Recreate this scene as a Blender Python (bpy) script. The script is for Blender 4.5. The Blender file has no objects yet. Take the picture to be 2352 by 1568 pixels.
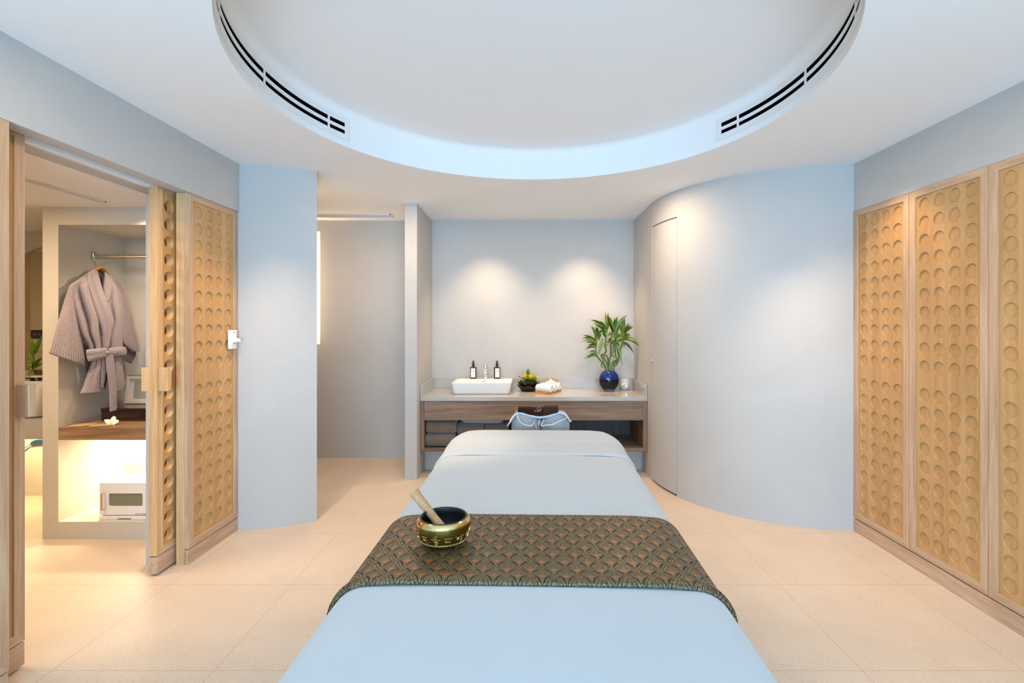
import bpy, bmesh, math, random
from math import sin, cos, pi, radians as R, sqrt, atan2, hypot
from mathutils import Vector, Matrix, noise

SC = bpy.context.scene
COL = SC.collection
random.seed(7)

# ------------------------------------------------------------------ camera
F, CX, CY, CH = 1118.0, 1208.0, 745.0, 1.29      # focal in px (2352 wide), principal point, eye height
cam_d = bpy.data.cameras.new('camera')
cam = bpy.data.objects.new('camera', cam_d); COL.objects.link(cam)
cam.location = (0, 0, CH); cam.rotation_euler = (R(90), 0, 0)
cam_d.sensor_width = 36; cam_d.lens = F/2352*36
cam_d.shift_x = (1176-CX)/2352; cam_d.shift_y = -(784-CY)/2352
cam_d.clip_start = .02
SC.camera = cam

# ------------------------------------------------------------------ view + world
vs = SC.view_settings
vs.view_transform = 'Standard'; vs.look = 'None'; vs.gamma = 1; vs.use_curve_mapping = False
vs.exposure = 0.03
w = bpy.data.worlds.new('sky'); SC.world = w; w.use_nodes = True
bg = w.node_tree.nodes['Background']
bg.inputs[0].default_value = (.62, .82, 1.0, 1); bg.inputs[1].default_value = 2.2

# ------------------------------------------------------------------ lights
def aim(o, tgt):
    d = Vector(tgt)-o.location
    o.rotation_euler = d.to_track_quat('-Z', 'Y').to_euler()
def area(name, loc, tgt, sx, sy, power, col):
    l = bpy.data.lights.new(name, 'AREA'); l.shape = 'RECTANGLE'; l.size = sx; l.size_y = sy
    l.energy = power; l.color = col
    o = bpy.data.objects.new(name, l); COL.objects.link(o); o.location = loc; aim(o, tgt); return o
def spot(name, loc, tgt, power, ang, blend, col, rad=.03):
    l = bpy.data.lights.new(name, 'SPOT'); l.energy = power; l.spot_size = R(ang); l.spot_blend = blend
    l.color = col; l.shadow_soft_size = rad
    o = bpy.data.objects.new(name, l); COL.objects.link(o); o.location = loc; aim(o, tgt); return o
WARM = (1.0, .74, .49); WARM2 = (1.0, .68, .36); COOL = (.34, .66, 1.0)
# daylight through the tall windows behind the camera
area('daylight_window', (0.1, -2.28, 1.25), (0.1, 4, 1.2), 3.3, 2.1, 118, COOL)
# added upward fill at the window, brightens the ceiling like ground-reflected daylight
area('ground_bounce_fill', (0.1, -2.27, .75), (0.1, 2.2, 2.6), 3.3, 1.0, 120, COOL)
# downlights
for i, (sx, pw) in enumerate(((-.36, 52), (.55, 52))):
    spot('downlight', (sx, 4.27, 2.28), (sx, 4.56, 0.9), pw, 86, 1, WARM)
spot('downlight', (1.80, 2.62, 2.28), (1.97, 2.68, .3), 27, 82, .8, WARM2)
spot('downlight', (1.50, 2.50, 2.28), (1.68, 3.12, .0), 56, 66, 1, (1,.70,.44))
spot('downlight', (-1.38, 2.60, 2.28), (-1.57, 3.12, .0), 46, 66, 1, (1,.70,.44))
spot('downlight', (1.62, 1.45, 2.28), (1.98, 1.5, .5), 26, 76, .9, WARM)
spot('downlight', (-1.38, 2.15, 2.28), (-1.86, 2.70, .6), 34, 74, 1, (1,.72,.44))
spot('downlight', (-.68, 2.46, 2.28), (-.36, 2.30, .72), 60, 30, 1, WARM)
spot('downlight', (1.00, 4.10, 2.26), (.62, 4.66, .95), 26, 46, 1, WARM, .008)
area('alcove_fill_light', (-1.55, 3.8, 2.28), (-1.55, 3.8, 0), .2, .2, 8, WARM)  # added fill lamp to lift the dim alcove, no fitting known there
area('downlight_pair', (-.75, 3.45, 2.28), (-.75, 3.5, 0), .2, .2, 10, WARM)
area('downlight_pair', (.75, 3.45, 2.28), (.75, 3.5, 0), .2, .2, 10, WARM)
area('downlight_pair', (-1.15, 1.3, 2.28), (-1.15, 1.35, 0), .3, .3, 8, WARM)
area('downlight_pair', (1.15, 1.9, 2.28), (1.15, 1.9, 0), .3, .3, 8, WARM)
# bathroom side
area('bath_ceiling_light', (-2.9, 1.9, 1.97), (-2.9, 2.0, 0), .5, .9, 30, WARM)
spot('closet_spot', (-2.22, 2.80, 1.96), (-2.60, 3.30, .8), 20, 80, .8, WARM)
spot('closet_niche_light', (-2.20, 3.12, 1.875), (-2.55, 3.22, .8), 15, 120, .8, (1,.82,.60), .02)
area('shelf_led', (-2.42, 3.30, .588), (-2.42, 3.28, 0), .7, .04, 13, (1.0,.80,.50))
area('vanity_under_led', (-3.6, 3.45, .54), (-3.6, 3.5, 0), .8, .05, 7, (1.0,.74,.38))

# ------------------------------------------------------------------ shader helpers
MATS = {}
def s2l(c):
    return tuple(((v/255)/12.92 if v/255 <= .04045 else ((v/255+.055)/1.055)**2.4) for v in c)
class NT:
    """tiny expression builder over shader nodes"""
    def __init__(self, name):
        m = bpy.data.materials.new(name); m.use_nodes = True
        self.m = m; self.t = m.node_tree; self.n = self.t.nodes; self.l = self.t.links
        self.b = self.n['Principled BSDF']
    def new(self, typ, **kw):
        nd = self.n.new(typ)
        for k, v in kw.items(): setattr(nd, k, v)
        return nd
    def put(self, sock, v):
        if isinstance(v, bpy.types.NodeSocket): self.l.new(v, sock)
        elif isinstance(v, (tuple, list)) and len(v) == 3 and sock.type == 'RGBA': sock.default_value = (*v, 1)
        else: sock.default_value = v
    def math(self, op, a, b=0.0, c=0.0):
        nd = self.new('ShaderNodeMath', operation=op)
        self.put(nd.inputs[0], a); self.put(nd.inputs[1], b); self.put(nd.inputs[2], c)
        return nd.outputs[0]
    def coord(self, kind='Object', scale=(1, 1, 1), rot=(0,0,0), loc=(0,0,0)):
        tc = self.new('ShaderNodeTexCoord'); mp = self.new('ShaderNodeMapping')
        mp.inputs['Scale'].default_value = scale; mp.inputs['Rotation'].default_value = rot; mp.inputs['Location'].default_value = loc
        self.l.new(tc.outputs[kind], mp.inputs[0]); return mp.outputs[0]
    def noise(self, vec, scale, detail=3, rough=.55, dist=0):
        nd = self.new('ShaderNodeTexNoise'); self.l.new(vec, nd.inputs['Vector'])
        nd.inputs['Scale'].default_value = scale; nd.inputs['Detail'].default_value = detail
        nd.inputs['Roughness'].default_value = rough; nd.inputs['Distortion'].default_value = dist
        return nd.outputs[0]
    def ramp(self, fac, stops):
        nd = self.new('ShaderNodeValToRGB'); cr = nd.color_ramp
        while len(cr.elements) < len(stops): cr.elements.new(.5)
        for e, (p, c) in zip(cr.elements, stops): e.position = p; e.color = (*c, 1)
        self.l.new(fac, nd.inputs[0]); return nd.outputs[0]
    def mix(self, fac, a, b):
        nd = self.new('ShaderNodeMix', data_type='RGBA')
        self.put(nd.inputs[0], fac); self.put(nd.inputs[6], a); self.put(nd.inputs[7], b)
        return nd.outputs[2]
    def bump(self, h, strength, dist):
        nd = self.new('ShaderNodeBump'); nd.inputs['Strength'].default_value = strength
        nd.inputs['Distance'].default_value = dist; self.l.new(h, nd.inputs['Height'])
        self.l.new(nd.outputs[0], self.b.inputs['Normal'])
    def setp(self, **kw):
        for k, v in kw.items(): self.put(self.b.inputs[k.replace('_', ' ')], v)
        return self.m

def plain(name, col, rough=.5, metal=0, bump=0, bscale=200, var=.0, **kw):
    if name in MATS: return MATS[name]
    t = NT(name); c = s2l(col) if max(col) > 1 else col
    v = t.coord()
    if var:
        n = t.noise(v, 6, 3)
        c = t.ramp(n, [(.3, tuple(x*(1-var) for x in c)), (.7, tuple(min(1, x*(1+var)) for x in c))])
        t.put(t.b.inputs['Base Color'], c)
    else: t.put(t.b.inputs['Base Color'], c)
    t.setp(Roughness=rough, Metallic=metal)
    for k, val in kw.items(): t.put(t.b.inputs[k.replace('_', ' ')], val)
    if bump: t.bump(t.noise(v, bscale, 4), bump, .002)
    MATS[name] = t.m; return t.m

def wood(name, dark, mid, light, axis='z', rough=.5, fine=1.0):
    if name in MATS: return MATS[name]
    t = NT(name)
    st = {'x': (.06, 1, 1), 'y': (1, .06, 1), 'z': (1, 1, .06)}[axis]
    st2 = {'x': (.02, 1, 1), 'y': (1, .02, 1), 'z': (1, 1, .02)}[axis]
    n1 = t.noise(t.coord(scale=st), 26*fine, 5, .6, .9)
    n2 = t.noise(t.coord(scale=st2), 230*fine, 3, .6)
    f = t.math('ADD', t.math('MULTIPLY', n1, .65), t.math('MULTIPLY', n2, .35))
    c = t.ramp(f, [(.36, s2l(dark)), (.5, s2l(mid)), (.64, s2l(light))])
    t.setp(Base_Color=c, Roughness=rough)
    t.bump(n2, .12, .0015)
    MATS[name] = t.m; return t.m

# floor: pale terrazzo look porcelain, 0.6 m tiles
def m_floor():
    t = NT('floor_tile'); v = t.coord()
    sep = t.new('ShaderNodeSeparateXYZ'); t.l.new(v, sep.inputs[0])
    def joint(s, off, size):
        f = t.math('FRACT', t.math('DIVIDE', t.math('SUBTRACT', s, off), size))
        d = t.math('ABSOLUTE', t.math('SUBTRACT', f, .5))
        return t.math('GREATER_THAN', d, .5-.0011/size)
    j = t.math('MAXIMUM', joint(sep.outputs[0], .045, .6045), joint(sep.outputs[1], 3.023-6, .599))
    n = t.noise(v, 3.2, 4, .6); sp = t.noise(v, 210, 2, .5); sp2 = t.noise(v, 95, 2, .5)
    c = t.ramp(n, [(.3, (.58, .465, .36)), (.7, (.65, .525, .41))])
    c = t.mix(t.math('MULTIPLY', t.math('SUBTRACT', sp, .45), 2.2), c, (.78, .70, .60))
    c = t.mix(t.math('MULTIPLY', t.math('GREATER_THAN', sp2, .64), .5), c, (.46, .37, .30))
    c = t.mix(t.math('MULTIPLY', j, .75), c, (.33, .25, .18))
    t.setp(Base_Color=c, Roughness=.42)
    t.bump(t.math('SUBTRACT', sp, t.math('MULTIPLY', j, 2.0)), .10, .001)
    return t.m
def m_plaster(name, a, b, rough=.9):
    t = NT(name); v = t.coord()
    n = t.noise(v, 1.6, 5, .62, .6); n2 = t.noise(v, 38, 3, .6)
    t.setp(Base_Color=t.ramp(n, [(.3, a), (.7, b)]), Roughness=rough)
    t.bump(n2, .05, .002); return t.m
FLOOR = m_floor()
WALL = m_plaster('wall_plaster', (.485,.472,.452), (.525,.512,.492))
CEIL = m_plaster('ceiling_paint', (.84,.835,.825), (.86,.855,.845))
BATHW = m_plaster('bath_plaster', (.55,.515,.445), (.60,.565,.49))
OAK_Z = wood('oak_frame_upright', (174,140,108), (192,159,127), (208,180,150), 'z')
OAK_Y = wood('oak_frame_rail', (174,140,108), (192,159,127), (208,180,150), 'y')
OAK_P = wood('oak_carved_veneer', (176,134,84), (189,147,96), (200,160,110), 'z', .55, .5)
OAK_W = wood('oak_warm_lit_upright', (190,146,98), (208,166,118), (222,186,140), 'z')  # yellow veneer tone, with warm lamplight on the jamb also put into the colour
OAK_PL = wood('oak_plinth', (168,134,106), (192,158,130), (212,182,154), 'y')
VAN = wood('walnut_grey_veneer', (96,72,54), (130,104,82), (154,128,104), 'x', .5, .9)
VAN_Z = wood('walnut_grey_veneer_upright', (92,68,50), (128,100,78), (156,128,104), 'z', .5, .9)
SHELFW = wood('closet_shelf_wood', (116,86,60), (150,116,86), (176,142,110), 'x', .5, .9)
def m_stone():
    t = NT('quartz_stone'); v = t.coord()
    n = t.noise(v, 480, 2, .5)
    t.setp(Base_Color=t.ramp(n, [(.35, (.41,.385,.355)), (.5, (.46,.435,.405)), (.68, (.52,.495,.465))]), Roughness=.16)
    return t.m
STONE = m_stone()
def m_cloth(name, col, rough=.85, scale=900, b=.25, sheen=.3, var=.03):
    if name in MATS: return MATS[name]
    t = NT(name); v = t.coord(); c = s2l(col)
    n = t.noise(v, 5, 3); n2 = t.noise(v, scale, 2, .6)
    t.setp(Base_Color=t.ramp(n, [(.3, tuple(x*(1-var) for x in c)), (.7, tuple(min(1, x*(1+var)) for x in c))]), Roughness=rough, Sheen_Weight=sheen, Specular_IOR_Level=.12)
    t.bump(n2, b, .001); MATS[name] = t.m; return t.m
SHEET = m_cloth('white_cotton', (185,192,197), .8, 700, .08, .15, .01)
TOWEL_G = m_cloth('taupe_terry', (112,98,86), .95, 330, .9, .6, .10)
TOWEL_B = m_cloth('dark_brown_terry', (52,24,18), .95, 500, .7, .08, .15)
TOWEL_BL = m_cloth('pale_blue_terry', (192,205,218), .9, 500, .6, .1, .03)
TOWEL_W = m_cloth('white_terry', (240,236,230), .9, 500, .6, .3, .02)
NONW = m_cloth('nonwoven_cover', (166,166,166), .8, 110, .9, .1, .16)
GAUZE = m_cloth('elastic_edge', (225,232,238), .8, 300, .5, .2, .02)
CHROME = plain('chrome', (.85,.86,.88), .08, 1)
STEEL = plain('brushed_steel', (.62,.60,.57), .28, 1)
CERAM = plain('white_ceramic', (.86,.85,.83), .12)
WHITEP = plain('white_plastic', (.82,.81,.79), .35)
BLACKP = plain('black_plastic', (.012,.011,.010), .3)
DARKV = plain('gap_shade_black', (.002,.002,.003), .95, Specular_IOR_Level=0.0)  # near-black colour standing in for the shade inside gaps and slots
AMBER = plain('dark_amber_glass', (.035,.014,.007), .12)
PAPER = plain('label_paper', (.80,.77,.75), .7)
INK = plain('grey_ink', (.12,.11,.11), .7)
def m_brocade():
    t = NT('gold_brocade')
    tc = t.new('ShaderNodeTexCoord'); sep = t.new('ShaderNodeSeparateXYZ'); t.l.new(tc.outputs['UV'], sep.inputs[0])
    M = t.math
    u = M('DIVIDE', sep.outputs[0], .0535); v = M('DIVIDE', sep.outputs[1], .0745)
    s = M('ADD', M('COSINE', M('MULTIPLY', u, 2*pi)), M('COSINE', M('MULTIPLY', v, 2*pi)))
    A = M('GREATER_THAN', s, 0.0)
    def fr(x, o): return M('SUBTRACT', M('FRACT', M('ADD', x, o)), .5)
    def pick(a, b): return M('ADD', M('MULTIPLY', a, A), M('MULTIPLY', b, M('SUBTRACT', 1.0, A)))
    pu = pick(fr(u, .5), fr(u, 0)); pv = pick(fr(v, .5), fr(v, 0))
    au = M('ABSOLUTE', pu); av = M('ABSOLUTE', pv)
    # ogee: pinch toward the top and bottom tips
    m = M('ADD', M('ADD', au, av), M('MULTIPLY', M('SINE', M('MULTIPLY', av, 4*pi)), .045))
    low = M('GREATER_THAN', M('MULTIPLY', pv, -1), -.02)
    swell = M('MULTIPLY', low, M('MAXIMUM', 0.0, M('SINE', M('MULTIPLY', M('SUBTRACT', au, .06), 2*pi*1.35))))
    wid = M('ADD', .016, M('MULTIPLY', swell, .055))
    line1 = M('LESS_THAN', M('ABSOLUTE', M('SUBTRACT', m, .335)), wid)
    line2 = M('GREATER_THAN', m, .492)
    line = M('MAXIMUM', line1, line2)
    vor = t.new('ShaderNodeTexVoronoi'); vor.feature = 'DISTANCE_TO_EDGE'; vor.inputs['Scale'].default_value = 330
    t.l.new(tc.outputs['UV'], vor.inputs['Vector'])
    vein = M('LESS_THAN', vor.outputs['Distance'], .10)
    ring = M('GREATER_THAN', M('SINE', M('MULTIPLY', m, 78)), .25)
    det = M('MAXIMUM', M('MULTIPLY', vein, .85), M('MULTIPLY', ring, .38))
    nz = t.noise(tc.outputs['UV'], 700, 2)
    det = M('MINIMUM', 1.0, M('ADD', det, M('MULTIPLY', M('GREATER_THAN', nz, .56), .3)))
    gold = t.mix(det, (.27,.195,.07), (.022,.012,.006))
    cen = M('LESS_THAN', M('ADD', m, M('MULTIPLY', M('SUBTRACT', nz, .5), .12)), .125)
    col = t.mix(M('MULTIPLY', cen, M('SUBTRACT', 1.0, M('MULTIPLY', vein, .6))), gold, (.62,.12,.01))
    col = t.mix(line, col, (.007,.004,.007))
    t.setp(Base_Color=col, Roughness=t.mix(line, (.42,)*3, (.7,)*3), Metallic=t.math('MULTIPLY', t.math('SUBTRACT', 1.0, line), .25))
    t.bump(M('SUBTRACT', 1.0, det), .25, .0006)
    return t.m
BROC = m_brocade()
def m_waffle():
    t = NT('waffle_cotton')
    tc = t.new('ShaderNodeTexCoord'); sep = t.new('ShaderNodeSeparateXYZ'); t.l.new(tc.outputs['UV'], sep.inputs[0])
    M = t.math; k = 2*pi/.0080
    a = M('SINE', M('MULTIPLY', sep.outputs[0], k)); b = M('SINE', M('MULTIPLY', sep.outputs[1], k))
    h = M('MAXIMUM', a, b)
    c = t.mix(M('ADD', M('MULTIPLY', h, .5), .5), s2l((128,114,118)), s2l((178,164,168)))
    t.setp(Base_Color=c, Roughness=.9, Sheen_Weight=.2)
    t.bump(h, .7, .002); return t.m
WAFF = m_waffle()
ROBE_IN = m_cloth('robe_inside_shade', (92,82,88), .9, 400, .3)  # darker robe cloth, shade of the insides and undersides put into its colour

# ------------------------------------------------------------------ mesh helpers
def dot(o, label=None, cat=None, group=None, kind=None):
    if label: o['label'] = label
    if cat: o['category'] = cat
    if group: o['group'] = group
    if kind: o['kind'] = kind
    return o
def wloc(o):
    v = Vector((0,0,0))
    while o is not None: v = v + o.location; o = o.parent
    return v
def thing(name, loc, label, cat, group=None, kind=None):
    o = bpy.data.objects.new(name, None); COL.objects.link(o); o.location = loc; o.empty_display_size = .05
    return dot(o, label, cat, group, kind)
class MB:
    def __init__(self): self.bm = bmesh.new(); self.uv = None
    def box(self, x0, x1, y0, y1, z0, z1, bev=0, seg=2, M=None):
        b = bmesh.new()
        bmesh.ops.create_cube(b, size=1)
        for v in b.verts:
            v.co = Vector(((x0+x1)/2+v.co.x*(x1-x0), (y0+y1)/2+v.co.y*(y1-y0), (z0+z1)/2+v.co.z*(z1-z0)))
        if bev: bmesh.ops.bevel(b, geom=b.edges[:], offset=bev, segments=seg, affect='EDGES', profile=.5)
        self.merge(b, M); return self
    def merge(self, b, M=None):
        if M is not None: b.transform(M)
        me = bpy.data.meshes.new('tmp'); b.to_mesh(me); b.free(); self.bm.from_mesh(me); bpy.data.meshes.remove(me)
    def quad(self, *pts):
        vs = [self.bm.verts.new(p) for p in pts]; self.bm.faces.new(vs); return self
    def grid(self, fn, nu, nv, close_u=False, uvfn=None):
        vs = [[self.bm.verts.new(fn(i/(nu if close_u else nu), j/nv)) for j in range(nv+1)] for i in range(nu if close_u else nu+1)]
        if uvfn and self.uv is None: self.uv = self.bm.loops.layers.uv.new('UVMap')
        for i in range(nu):
            i2 = (i+1) % nu if close_u else i+1
            for j in range(nv):
                f = self.bm.faces.new((vs[i][j], vs[i2][j], vs[i2][j+1], vs[i][j+1]))
                if uvfn:
                    for lp, (a, b) in zip(f.loops, ((i,j),(i+1,j),(i+1,j+1),(i,j+1))): lp[self.uv].uv = uvfn(a/nu, b/nv)
        return vs
    def lathe(self, prof, c=(0,0,0), n=32, M=None, sx=1, sy=1):
        """prof: [(r,z)]"""
        b = bmesh.new(); rings = []
        for r, z in prof:
            if r < 1e-6: rings.append([b.verts.new((0, 0, z))])
            else: rings.append([b.verts.new((r*cos(2*pi*k/n)*sx, r*sin(2*pi*k/n)*sy, z)) for k in range(n)])
        for A, B in zip(rings, rings[1:]):
            for k in range(n):
                k2 = (k+1) % n
                if len(A) == 1 and len(B) == 1: continue
                if len(A) == 1: b.faces.new((A[0], B[k2], B[k]))
                elif len(B) == 1: b.faces.new((A[k], A[k2], B[0]))
                else: b.faces.new((A[k], A[k2], B[k2], B[k]))
        if len(rings[0]) > 1: b.faces.new(rings[0][::-1])
        if len(rings[-1]) > 1: b.faces.new(rings[-1])
        T = Matrix.Translation(c)
        self.merge(b, T @ M if M is not None else T); return self
    def tube(self, pts, rad, n=10, cap=True, flat=1.0):
        pts = [Vector(p) for p in pts]; rr = rad if isinstance(rad, (list, tuple)) else [rad]*len(pts)
        up = Vector((0, 0, 1)); rings = []; prev = None
        for i, p in enumerate(pts):
            d = (pts[min(i+1, len(pts)-1)]-pts[max(i-1, 0)]).normalized()
            if prev is None:
                a = d.cross(up) if abs(d.dot(up)) < .95 else d.cross(Vector((1, 0, 0)))
            else: a = prev - d*prev.dot(d)
            a.normalize(); prev = a; b2 = d.cross(a)
            rings.append([self.bm.verts.new(p+a*cos(2*pi*k/n)*rr[i]+b2*sin(2*pi*k/n)*rr[i]*flat) for k in range(n)])
        for A, B in zip(rings, rings[1:]):
            for k in range(n): self.bm.faces.new((A[k], A[(k+1) % n], B[(k+1) % n], B[k]))
        if cap: self.bm.faces.new(rings[0][::-1]); self.bm.faces.new(rings[-1])
        return self
    def prism(self, poly, f0, f1):
        """poly list of 2d; f0,f1 map 2d->3d for both ends"""
        A = [self.bm.verts.new(f0(p)) for p in poly]; B = [self.bm.verts.new(f1(p)) for p in poly]; n = len(poly)
        self.bm.faces.new(A[::-1]); self.bm.faces.new(B)
        for i in range(n): self.bm.faces.new((A[i], A[(i+1) % n], B[(i+1) % n], B[i]))
        return self
    def build(self, name, mat, parent=None, smooth=None, loc=None, mods=None, norm=True):
        if norm: bmesh.ops.recalc_face_normals(self.bm, faces=self.bm.faces[:])
        me = bpy.data.meshes.new(name)
        off = wloc(parent) if parent else (Vector(loc) if loc is not None else Vector((0,0,0)))
        if off.length: bmesh.ops.translate(self.bm, verts=self.bm.verts[:], vec=-off)
        self.bm.to_mesh(me); self.bm.free()
        me.materials.append(mat)
        o = bpy.data.objects.new(name, me); COL.objects.link(o)
        if parent: o.parent = parent
        elif loc is not None: o.location = loc
        if smooth is not None:
            for p in me.polygons: p.use_smooth = True
            if smooth < 179: me.set_sharp_from_angle(angle=R(smooth))
        return o
def sub(o, n=1):
    m = o.modifiers.new('subdivision', 'SUBSURF'); m.levels = n; m.render_levels = n; return o
def solid(o, th, off=-1):
    m = o.modifiers.new('thickness', 'SOLIDIFY'); m.thickness = th; m.offset = off; return o
def px(x, y, D):           # pixel of the photograph at depth D -> world point
    return Vector(((x-CX)/F*D, D, CH-(y-CY)/F*D))
def struct(name, mb, mat, smooth=None, parent=None):
    o = mb.build(name, mat, parent, smooth)
    if not parent: o['kind'] = 'structure'
    return o
def rotz(a, c): return Matrix.Translation(c) @ Matrix.Rotation(a, 4, 'Z') @ Matrix.Translation(-Vector(c))
def text_obj(s, size, M, mat, name, parent, depth=.0003, font_align='LEFT'):
    cu = bpy.data.curves.new('txt', 'FONT'); cu.body = s; cu.size = size; cu.extrude = depth; cu.align_x = font_align
    t = bpy.data.objects.new('txt', cu); COL.objects.link(t)
    bpy.context.view_layer.update()
    me = bpy.data.meshes.new_from_object(t.evaluated_get(bpy.context.evaluated_depsgraph_get()))
    bpy.data.objects.remove(t)
    me.transform(Matrix.Translation(-wloc(parent)) @ M); me.materials.clear(); me.materials.append(mat)
    o = bpy.data.objects.new(name, me); COL.objects.link(o); o.parent = parent; return o

# ================================================================== ROOM SHELL
ZC, ZR, ZB = 2.296, 2.50, 1.995        # ceiling, recess ceiling, bathroom ceiling
XL, XR, YB, YBK = -1.80, 2.055, 4.706, -2.2
RC, RY, RR = .04, 2.168, 1.209         # ceiling recess circle

m = MB(); m.box(-4.9, 2.6, YBK-.1, 5.0, -.08, 0); struct('floor', m, FLOOR)

# ceiling with the round opening, soft edged recess
m = MB()
n = 160
X0, X1, Y0, Y1 = XL-.12, 2.75, YBK-.1, 4.95
def rectpt(a):
    dx, dy = sin(a), cos(a)
    tx = ((X1-RC) if dx > 0 else (X0-RC))/dx if abs(dx) > 1e-9 else 1e9
    ty = ((Y1-RY) if dy > 0 else (Y0-RY))/dy if abs(dy) > 1e-9 else 1e9
    t = min(tx, ty); return RC+dx*t, RY+dy*t
corner = [atan2(x-RC, y-RY) % (2*pi) for x in (X0, X1) for y in (Y0, Y1)]
angs = sorted([2*pi*k/n for k in range(n)] + corner)
rows = []
for a in angs:
    ox, oy = rectpt(a); s, c = sin(a), cos(a)
    col = [(ox, oy, ZC), (RC+s*RR, RY+c*RR, ZC)]
    col += [(RC+s*RR, RY+c*RR, ZC+.16)]
    for q in range(1, 7):
        b = q/6*pi/2; col.append((RC+s*(RR-.045*(1-cos(b))), RY+c*(RR-.045*(1-cos(b))), ZC+.16+.044*sin(b)))
    rows.append([m.bm.verts.new(p) for p in col])
for A, B in zip(rows, rows[1:]+rows[:1]):
    for j in range(len(A)-1): m.bm.faces.new((A[j], A[j+1], B[j+1], B[j]))
m.bm.faces.new([r[-1] for r in rows])
o = struct('ceiling', m, CEIL, 35)

# alcove / bathroom ceiling
m = MB(); m.box(-4.75, -1.92, -.6, 3.80, ZB, ZB+.06); struct('ceiling_bathroom', m, CEIL)
# left wall header above the sliding doors and the fixed panels
m = MB(); m.box(XL-.076, XL, YBK, 3.075, 1.998, ZC+.01); struct('wall_left', m, WALL)
m = MB(); m.box(-2.04, -1.95, YBK, 3.3, 1.990, ZC+.01)
m.box(-2.04, -1.95, 2.612, 3.45, 0, 1.990); m.box(-2.04, -1.95, YBK, 1.52, 0, 1.990)
struct('wall_left_inner', m, WALL)
m = MB(); m.box(XL-.15, XL-.076, YBK, 3.07, 2.03, 2.06)
struct('trim_1', m, plain('door_track', (.45,.46,.47), .4, .6))
# wall near camera left
m = MB(); m.box(XL-.07, XL, YBK, .80, 0, 1.998); struct('wall_left_near', m, WALL)
# curved corner wall, left (convex, ends in a sharp nose)
pts = []
for k in range(13):
    s = k/12; x = XL-.06 + s*(-1.374-XL+.06)
    y = 3.058 + .142*max(0, (x-XL)/.426)**1.9
    pts.append((x, y))
poly = pts + [(-1.46, 3.36), (-2.0, 3.78), (-2.04, 3.6), (-1.93, 3.2)]
m = MB(); m.prism(poly, lambda p: (p[0], p[1], 0), lambda p: (p[0], p[1], ZC+.01))
struct('wall_left_curved', m, WALL, 25)
# alcove back wall (with the lit niche) and vanity back wall
m = MB()
nx0, nx1, nz0, nz1 = -2.32, -1.990, 1.10, 2.19
m.box(nx1, 1.25, YB, YB+.12, 0, ZC+.02); m.box(-3.2, nx0, YB, YB+.12, 0, ZC+.02)
m.box(nx0, nx1, YB, YB+.12, 0, nz0); m.box(nx0, nx1, YB, YB+.12, nz1, ZC+.02); m.box(nx0-.02, nx1+.02, YB+.12, YB+.14, nz0-.02, nz1+.02)
struct('wall_back', m, WALL)
area('niche_led', (nx0+.12, YB-.03, 1.65), (nx1+.05, YB+.12, 1.65), .02, 1.0, 9, WARM)
m = MB(); m.box(-3.2, -3.1, 3.72, 4.8, 0, ZC+.02); struct('wall_alcove_left', m, WALL)
m = MB(); m.box(-3.2, -1.98, 3.68, 3.78, 0, ZC+.02); struct('wall_alcove_front', m, WALL)
m = MB(); m.box(-3.3, XL-.1, 3.0, 4.9, ZC-.001+.006, ZC+.05); struct('ceiling_alcove', m, CEIL)
# partition beside the vanity
m = MB(); m.box(-1.007, -.907, 4.05, YB+.02, 0, ZC+.01); struct('wall_partition', m, WALL)
# right wall: straight run over the wardrobe, then the big curve with a flush curved door
XV = 1.042
RQ = XR-XV; QX, QY = XR+.0, 3.05+RQ        # centre of the quarter curve
QX = XV+RQ
def qpt(a, r=RQ): return QX-r*sin(a), QY-r*cos(a)   # a=0 at (XR,3.05) .. pi/2 at (XV, QY)
def ray_ang(xp):
    best = None
    for k in range(2000):
        a = k/1999*pi/2; x, y = qpt(a); e = abs(x/y*F+CX-xp)
        if best is None or e < best[0]: best = (e, a)
    return best[1]
aD0, aD1 = ray_ang(1554.5), ray_ang(1497.5)
def arc_block(m, a0, a1, z0, z1, r0=RQ, th=.12, k=24, extra=None):
    P = [qpt(a0+(a1-a0)*i/k, r0) for i in range(k+1)]; Q = [qpt(a0+(a1-a0)*i/k, r0-th) for i in range(k+1)]
    if extra: P.append((P[-1][0], extra)); Q.append((Q[-1][0], extra))
    m.prism(P+Q[::-1], lambda p: (p[0], p[1], z0), lambda p: (p[0], p[1], z1))
DZ = 2.098
m = MB(); arc_block(m, -.0, aD0, 0, ZC+.01); arc_block(m, aD0, aD1, DZ, ZC+.01, k=14)
arc_block(m, aD1, pi/2, 0, ZC+.01, k=8)
m.box(XV, XV+.12, QY, YB+.1, 0, ZC+.01)
struct('wall_right_curved', m, WALL, 20)
m = MB(); arc_block(m, aD0-.03, aD1+.03, 0, DZ+.03, RQ-.075, .02); struct('door_gap_backing', m, DARKV, 20)  # black sheet behind the door gaps, standing in for their shade
m = MB(); g = .0042
arc_block(m, aD0+g, aD1-g*.8, .016, DZ-.009, RQ-.002, .05, 16)
d3 = m.build('door_3', WALL, None, 20, loc=(*qpt(aD0), 0)); dot(d3, kind='structure')
m = MB(); hx, hy = qpt(aD1-.0)
m.box(hx-.014, hx+.012, hy-.016, hy+.014, .990, 1.003, .002); m.build('door_latch', STEEL, d3)
m = MB(); m.box(XR, XR+.14, YBK, 3.06, 1.997, ZC+.01); m.box(XR+.05, XR+.14, YBK, 3.06, 0, 1.997); m.box(XR, XR+.05, YBK, -.08, 0, 1.997); struct('wall_right', m, WALL)
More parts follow.
